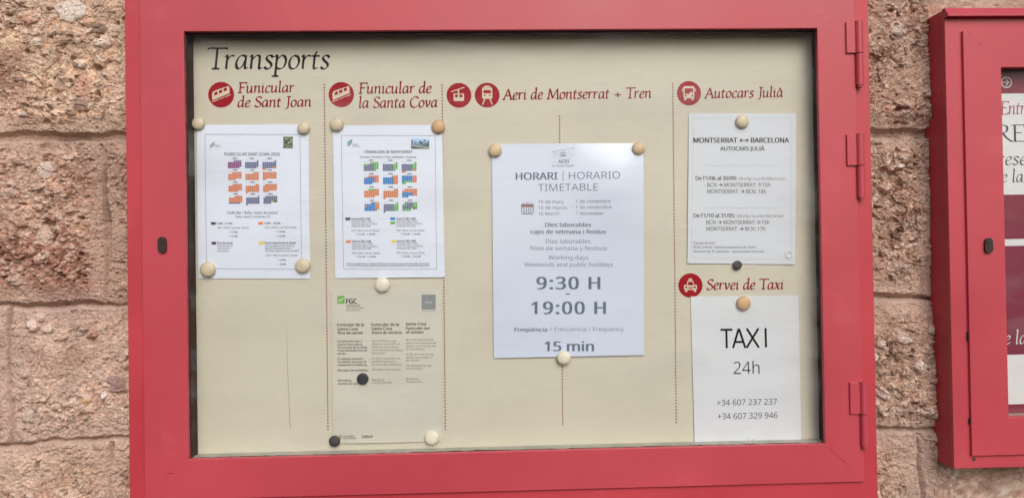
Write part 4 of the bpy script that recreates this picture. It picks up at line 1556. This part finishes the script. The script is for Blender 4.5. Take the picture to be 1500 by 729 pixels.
lines(s6, 'phone_text', [('+34 607 237 237', 1050, 1137.5, 593.3, 8.6, ink, -.008, 0, 591.6), ('+34 607 329 946', 1051, 1138.5, 613.3, 8.6, ink, -.008, 0, 611.4)])

# ------------------------------------------------------------------ magnets
k0 = (BOARD_Y - CAM[1]) / FPX


def magnet_mesh(name, m, r=.0135, flat=False):
    mb = MB()
    if flat:
        prof = [(r * .97, 0), (r, -.0006), (r, -.0040), (r * .985, -.0046), (r * .95, -.0049), (r * .5, -.0050), (r * .02, -.0050)]
    else:
        prof = [(r * .93, 0), (r * .98, -.0010), (r, -.0025), (r * .99, -.0042), (r * .95, -.0056), (r * .87, -.0069), (r * .74, -.0080), (r * .55, -.0088), (r * .3, -.0093), (r * .02, -.0094)]
    mb.lathe((0, 0, 0), prof, m)
    return mb.build(name)


protos = {}
for key, m, fl in (('cream', M['cream'], False), ('ivory', M['cream_pale'], False), ('tan', M['tan'], False), ('pale_tan', M['tan_pale'], False), ('black', M['magnet_black'], True)):
    protos[key] = magnet_mesh('round_magnet', m, flat=fl)
used = set()


def magnet(key, px, py, rpx, sh, label):
    o = protos[key]
    if key in used:
        o = o.copy()
        col.objects.link(o)
    used.add(key)
    x, z = P(px, py, BOARD_Y - .006)
    lift = 0.0012
    if sh is not None:
        lift = max(sh.base + sh.off(x, z) + .0004, .0008)
    s = rpx * k0 / .0135
    o.scale = (s, 1, s)
    o.location = (x, BOARD_Y - lift, z)
    tag(o, label, 'magnet', 'round magnets on the board')


magnet('cream', 290.2, 181, 9.2, s1, 'cream round magnet on the top left corner of the mostly orange calendar notice')
magnet('cream', 444.3, 188, 8.9, s1, 'cream round magnet on the top right corner of the mostly orange calendar notice')
magnet('cream', 304.3, 394.5, 11, s1, 'cream round magnet on the bottom left corner of the mostly orange calendar notice')
magnet('cream', 443.2, 389, 11, s1, 'cream round magnet on the bottom right corner of the mostly orange calendar notice')
magnet('cream', 493, 182.5, 10, s2, 'cream round magnet on the top left corner of the blue and green calendar notice')
magnet('tan', 642, 185.5, 10, s2, 'orange tan round magnet on the top right corner of the blue and green calendar notice')
magnet('ivory', 560, 417, 11, s3, 'ivory round magnet at the top edge of the out of service notice')
magnet('black', 531.3, 554.3, 8.2, s3, 'black round magnet over the date line of the out of service notice')
magnet('black', 490, 645.5, 8.0, s3, 'black round magnet on the bottom left corner of the out of service notice')
magnet('ivory', 632.5, 640.5, 10.6, s3, 'ivory round magnet on the bottom right corner of the out of service notice')
magnet('pale_tan', 725.3, 220, 10, s4, 'pale tan round magnet on the top left corner of the large timetable')
magnet('pale_tan', 935.3, 217.3, 9.6, s4, 'pale tan round magnet on the top right corner of the large timetable')
magnet('ivory', 825.7, 523.3, 10.2, s4, 'ivory round magnet under the words 15 min of the large timetable')
magnet('cream', 1087.5, 178, 10, s5, 'cream round magnet at the top edge of the coach timetable')
magnet('black', 1080.5, 388, 6.6, s5, 'small black round magnet at the bottom edge of the coach timetable')
magnet('tan', 1089.5, 444, 10.6, s6, 'orange tan round magnet at the top edge of the taxi notice')


def clear_disc(px, py, rpx, sh, label):
    x, z = P(px, py, BOARD_Y - .004)
    r = rpx * k0
    lift = sh.base + sh.off(x, z) + .0006
    mb = MB()
    mb.lathe((x, BOARD_Y - lift, z), [(r * .9, 0), (r, -.0008), (r, -.0026), (r * .9, -.0034), (r * .75, -.0034), (r * .68, -.0022), (r * .02, -.0020)], M['clear'])
    tag(mb.build('clear_magnet', origin=(x, BOARD_Y - lift, z)), label, 'magnet', 'clear plastic magnets')


clear_disc(1155, 372, 5.6, s5, 'small clear plastic disc on the bottom right corner of the coach timetable')
clear_disc(1101.5, 650.5, 9.5, s6, 'clear plastic disc at the bottom edge of the taxi notice')

# ------------------------------------------------------------------ small display case at right
RF = 0.006
zt, zb = P(1388, 14, RF)[1], P(1394, 686, RF)[1]
C2 = (P(1390.8, 364, RF)[0], P(1390.8, 364, RF)[0] + 0.56, zb, zt)
RD = 0.0
D2 = (P(1417.6, 364, RD)[0], C2[1] - 0.026, P(1421, 667.5, RD)[1], P(1415, 45, RD)[1])
O2 = (P(1472.5, 364, RD)[0], D2[1] - 0.062, P(1475, 611, RD)[1], P(1470, 99, RD)[1])
case2 = empty('display_case', (C2[0], WALL_Y, C2[2]), 'narrow red steel display case with a sloped top edge, at the far right', 'display case', 'red glazed display cases')
mb = MB()
mb.ring(C2, (D2[0] + .010, D2[1] - .010, D2[2] + .010, D2[3] - .010), RF, RF + .012, M['red'])
mb.build('case_body', case2, bevel=.001)
mb = MB()
e = .0006
yb = 0.078
mb.box(C2[0] + e, C2[0] + .010, RF + .0125, yb, C2[2] + e, C2[3] - e, M['red_dark'])
mb.box(C2[1] - .010, C2[1] - e, RF + .0125, yb, C2[2] + e, C2[3] - e, M['red_dark'])
mb.box(C2[0] + .0105, C2[1] - .0105, RF + .0125, yb, C2[2] + e, C2[2] + .010, M['red_dark'])
mb.box(C2[0] + .0105, C2[1] - .0105, RF + .0125, yb, C2[3] - .010, C2[3] - e, M['red_dark'])
mb.box(C2[0] + .0105, C2[1] - .0105, 0.052, 0.056, C2[2] + .0105, C2[3] - .0105, M['lining'])
mb.build('case_side', case2)
# drip edge
mb = MB()
prof = [(.016, zt + .0006), (.016, zt + .0022), (RF - .001, zt + .0022), (RF - .013, zt - .0135), (RF - .013, zt - .0175), (RF - .0008, zt - .0175), (RF - .0008, zt + .0006)]
n = len(prof)
xa, xb = C2[0] - .0008, C2[1] + .0008
v = [(xa, y, z) for y, z in prof] + [(xb, y, z) for y, z in prof]
mb.add(v, [tuple(range(n)), tuple(range(2 * n - 1, n - 1, -1))] + [(i, i + n, (i + 1) % n + n, (i + 1) % n) for i in range(n)], M['red'])
mb.build('drip_edge', case2, bevel=.0008)
mb = MB()
mb.ring(D2, O2, RD, RD + .018, M['red'])
door2 = mb.build('door_frame', case2, bevel=.001, segs=3)
mb = MB()
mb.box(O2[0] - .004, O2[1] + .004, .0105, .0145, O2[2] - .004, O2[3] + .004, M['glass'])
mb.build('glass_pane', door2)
lock(1446.7, 359.5, door2, RD)
for y0, y1 in ((486, 499), (613, 621)):
    mb = MB()
    x, za = P(1416.6 + (y0 > 550) * 2.2, y0, RD)
    z2 = P(1417, y1, RD)[1]
    mb.box(D2[0] - .0022, D2[0] - .0003, RD + .001, RF + .001, z2, za, M['rubber'])  # small black block marking the gap between flange and door
    mb.build('gap_mark', door2)
mb = MB()
x, z = P(1426.5, 671.5, RF)
mb.cyl((x, RF + .001, z), (x, RF - .002, z), .0030, M['screw'], 16)
mb.build('screw', case2)
mb = MB()
seam((1416.5, 47), (1440, 70), .00035, 14, 11, y=-.0002, gaps=.45)
mb.build('weld_seam', door2)
mb = MB()
seam((1410, 60), (1410.5, 90), .0005, 9, 12, y=RF - .0002, gaps=.6, amp=.001)
mb.build('paint_scar', case2)
mb = MB()
mb.box(O2[0] + .0005, O2[1] - .0005, .0215, .040, O2[2] - .004, O2[2] + .0012, M['sill'])
mb.build('inner_sill', case2)

# poster in the small case
PY = 0.030
zB, zT = O2[2] + .004, O2[3] + .020
xL, xR = O2[0] - .020, O2[1] + .012
mb = MB()
mb.box(xL, xR, PY, PY + .003, zB, zT, M['poster'])
poster = tag(mb.build('poster', origin=((xL + xR) / 2, PY, zB)), 'white and burgundy poster with italic lettering behind the glass of the narrow right case', 'poster')
PS = Surf(PY)


def band(y0, y1, m, lift=.0003, x0=None):
    za, z2 = P(1480, y0, PY)[1], P(1480, y1, PY)[1]
    mb.face([(xL + .001, PY - lift, z2), (xR - .001, PY - lift, z2), (xR - .001, PY - lift, za), (xL + .001, PY - lift, za)], m)


for y0_, y1_ in ((60, 137), (285, 350), (360, 606)):
    mb = MB()
    band(y0_, y1_, M['burgundy'])
    mb.build('colour_band', poster)
mb = MB()
zq0, zq1 = P(1480, 519, PY)[1], P(1480, 591.5, PY)[1]
xq0, xq1 = P(1466, 550, PY)[0], P(1466, 550, PY)[0] + .098
mb.face([(xq0, PY - .0012, zq1), (xq1, PY - .0012, zq1), (xq1, PY - .0012, zq0), (xq0, PY - .0012, zq0)], M['poster'])
mb.build('white_panel', poster)
mb = MB()
cxp, czp = P(1474, 121, PY)  # arrow in a ring: a reflection in the glass, drawn as print
rr_ = 8.5 * k0
for i in range(28):
    a, b = 2 * math.pi * i / 28, 2 * math.pi * (i + 1) / 28
    mb.face([(cxp + q * rr_ * math.cos(t_), PY - .0006, czp + q * rr_ * math.sin(t_)) for q, t_ in ((.78, a), (.78, b), (1, b), (1, a))][::-1], M['logo_pale'])
stroke(mb, PS, (1468, 121), (1477, 121), 1.6, M['logo_pale'], .0006)
stroke(mb, PS, (1473, 116.5), (1477.6, 121.4), 1.6, M['logo_pale'], .0007)
stroke(mb, PS, (1473, 125.5), (1477.6, 120.6), 1.6, M['logo_pale'], .0008)
mb.build('arrow_reflection', poster)
mb = MB()
pen_text(mb, PS, 'Entr', (1465, 167.5), (1501, 167), 19, M['burgundy_pale'], pen=.11, thin=.04)
mb.build('heading_text', poster)
mb = MB()
pen_text(mb, PS, 'RE', (1458, 207.5), (1501, 207), 25, M['roman'], slant=0, pen=.12, thin=.045, ang=5)
mb.build('body_text', poster)
mb = MB()
pen_text(mb, PS, 'reser', (1461, 241.5), (1513, 241), 19, M['roman'], pen=.11, thin=.04)
mb.build('body_text', poster)
mb = MB()
pen_text(mb, PS, 'de la', (1455, 267), (1498, 266.5), 18, M['roman'], pen=.11, thin=.04)
mb.build('body_text', poster)
mb = MB()
pen_text(mb, PS, 'de la', (1459, 503.5), (1503, 503), 19, M['logo_white'], pen=.11, thin=.04, lift=.0006)
mb.build('body_text', poster)

bpy.data.objects.remove(_to)
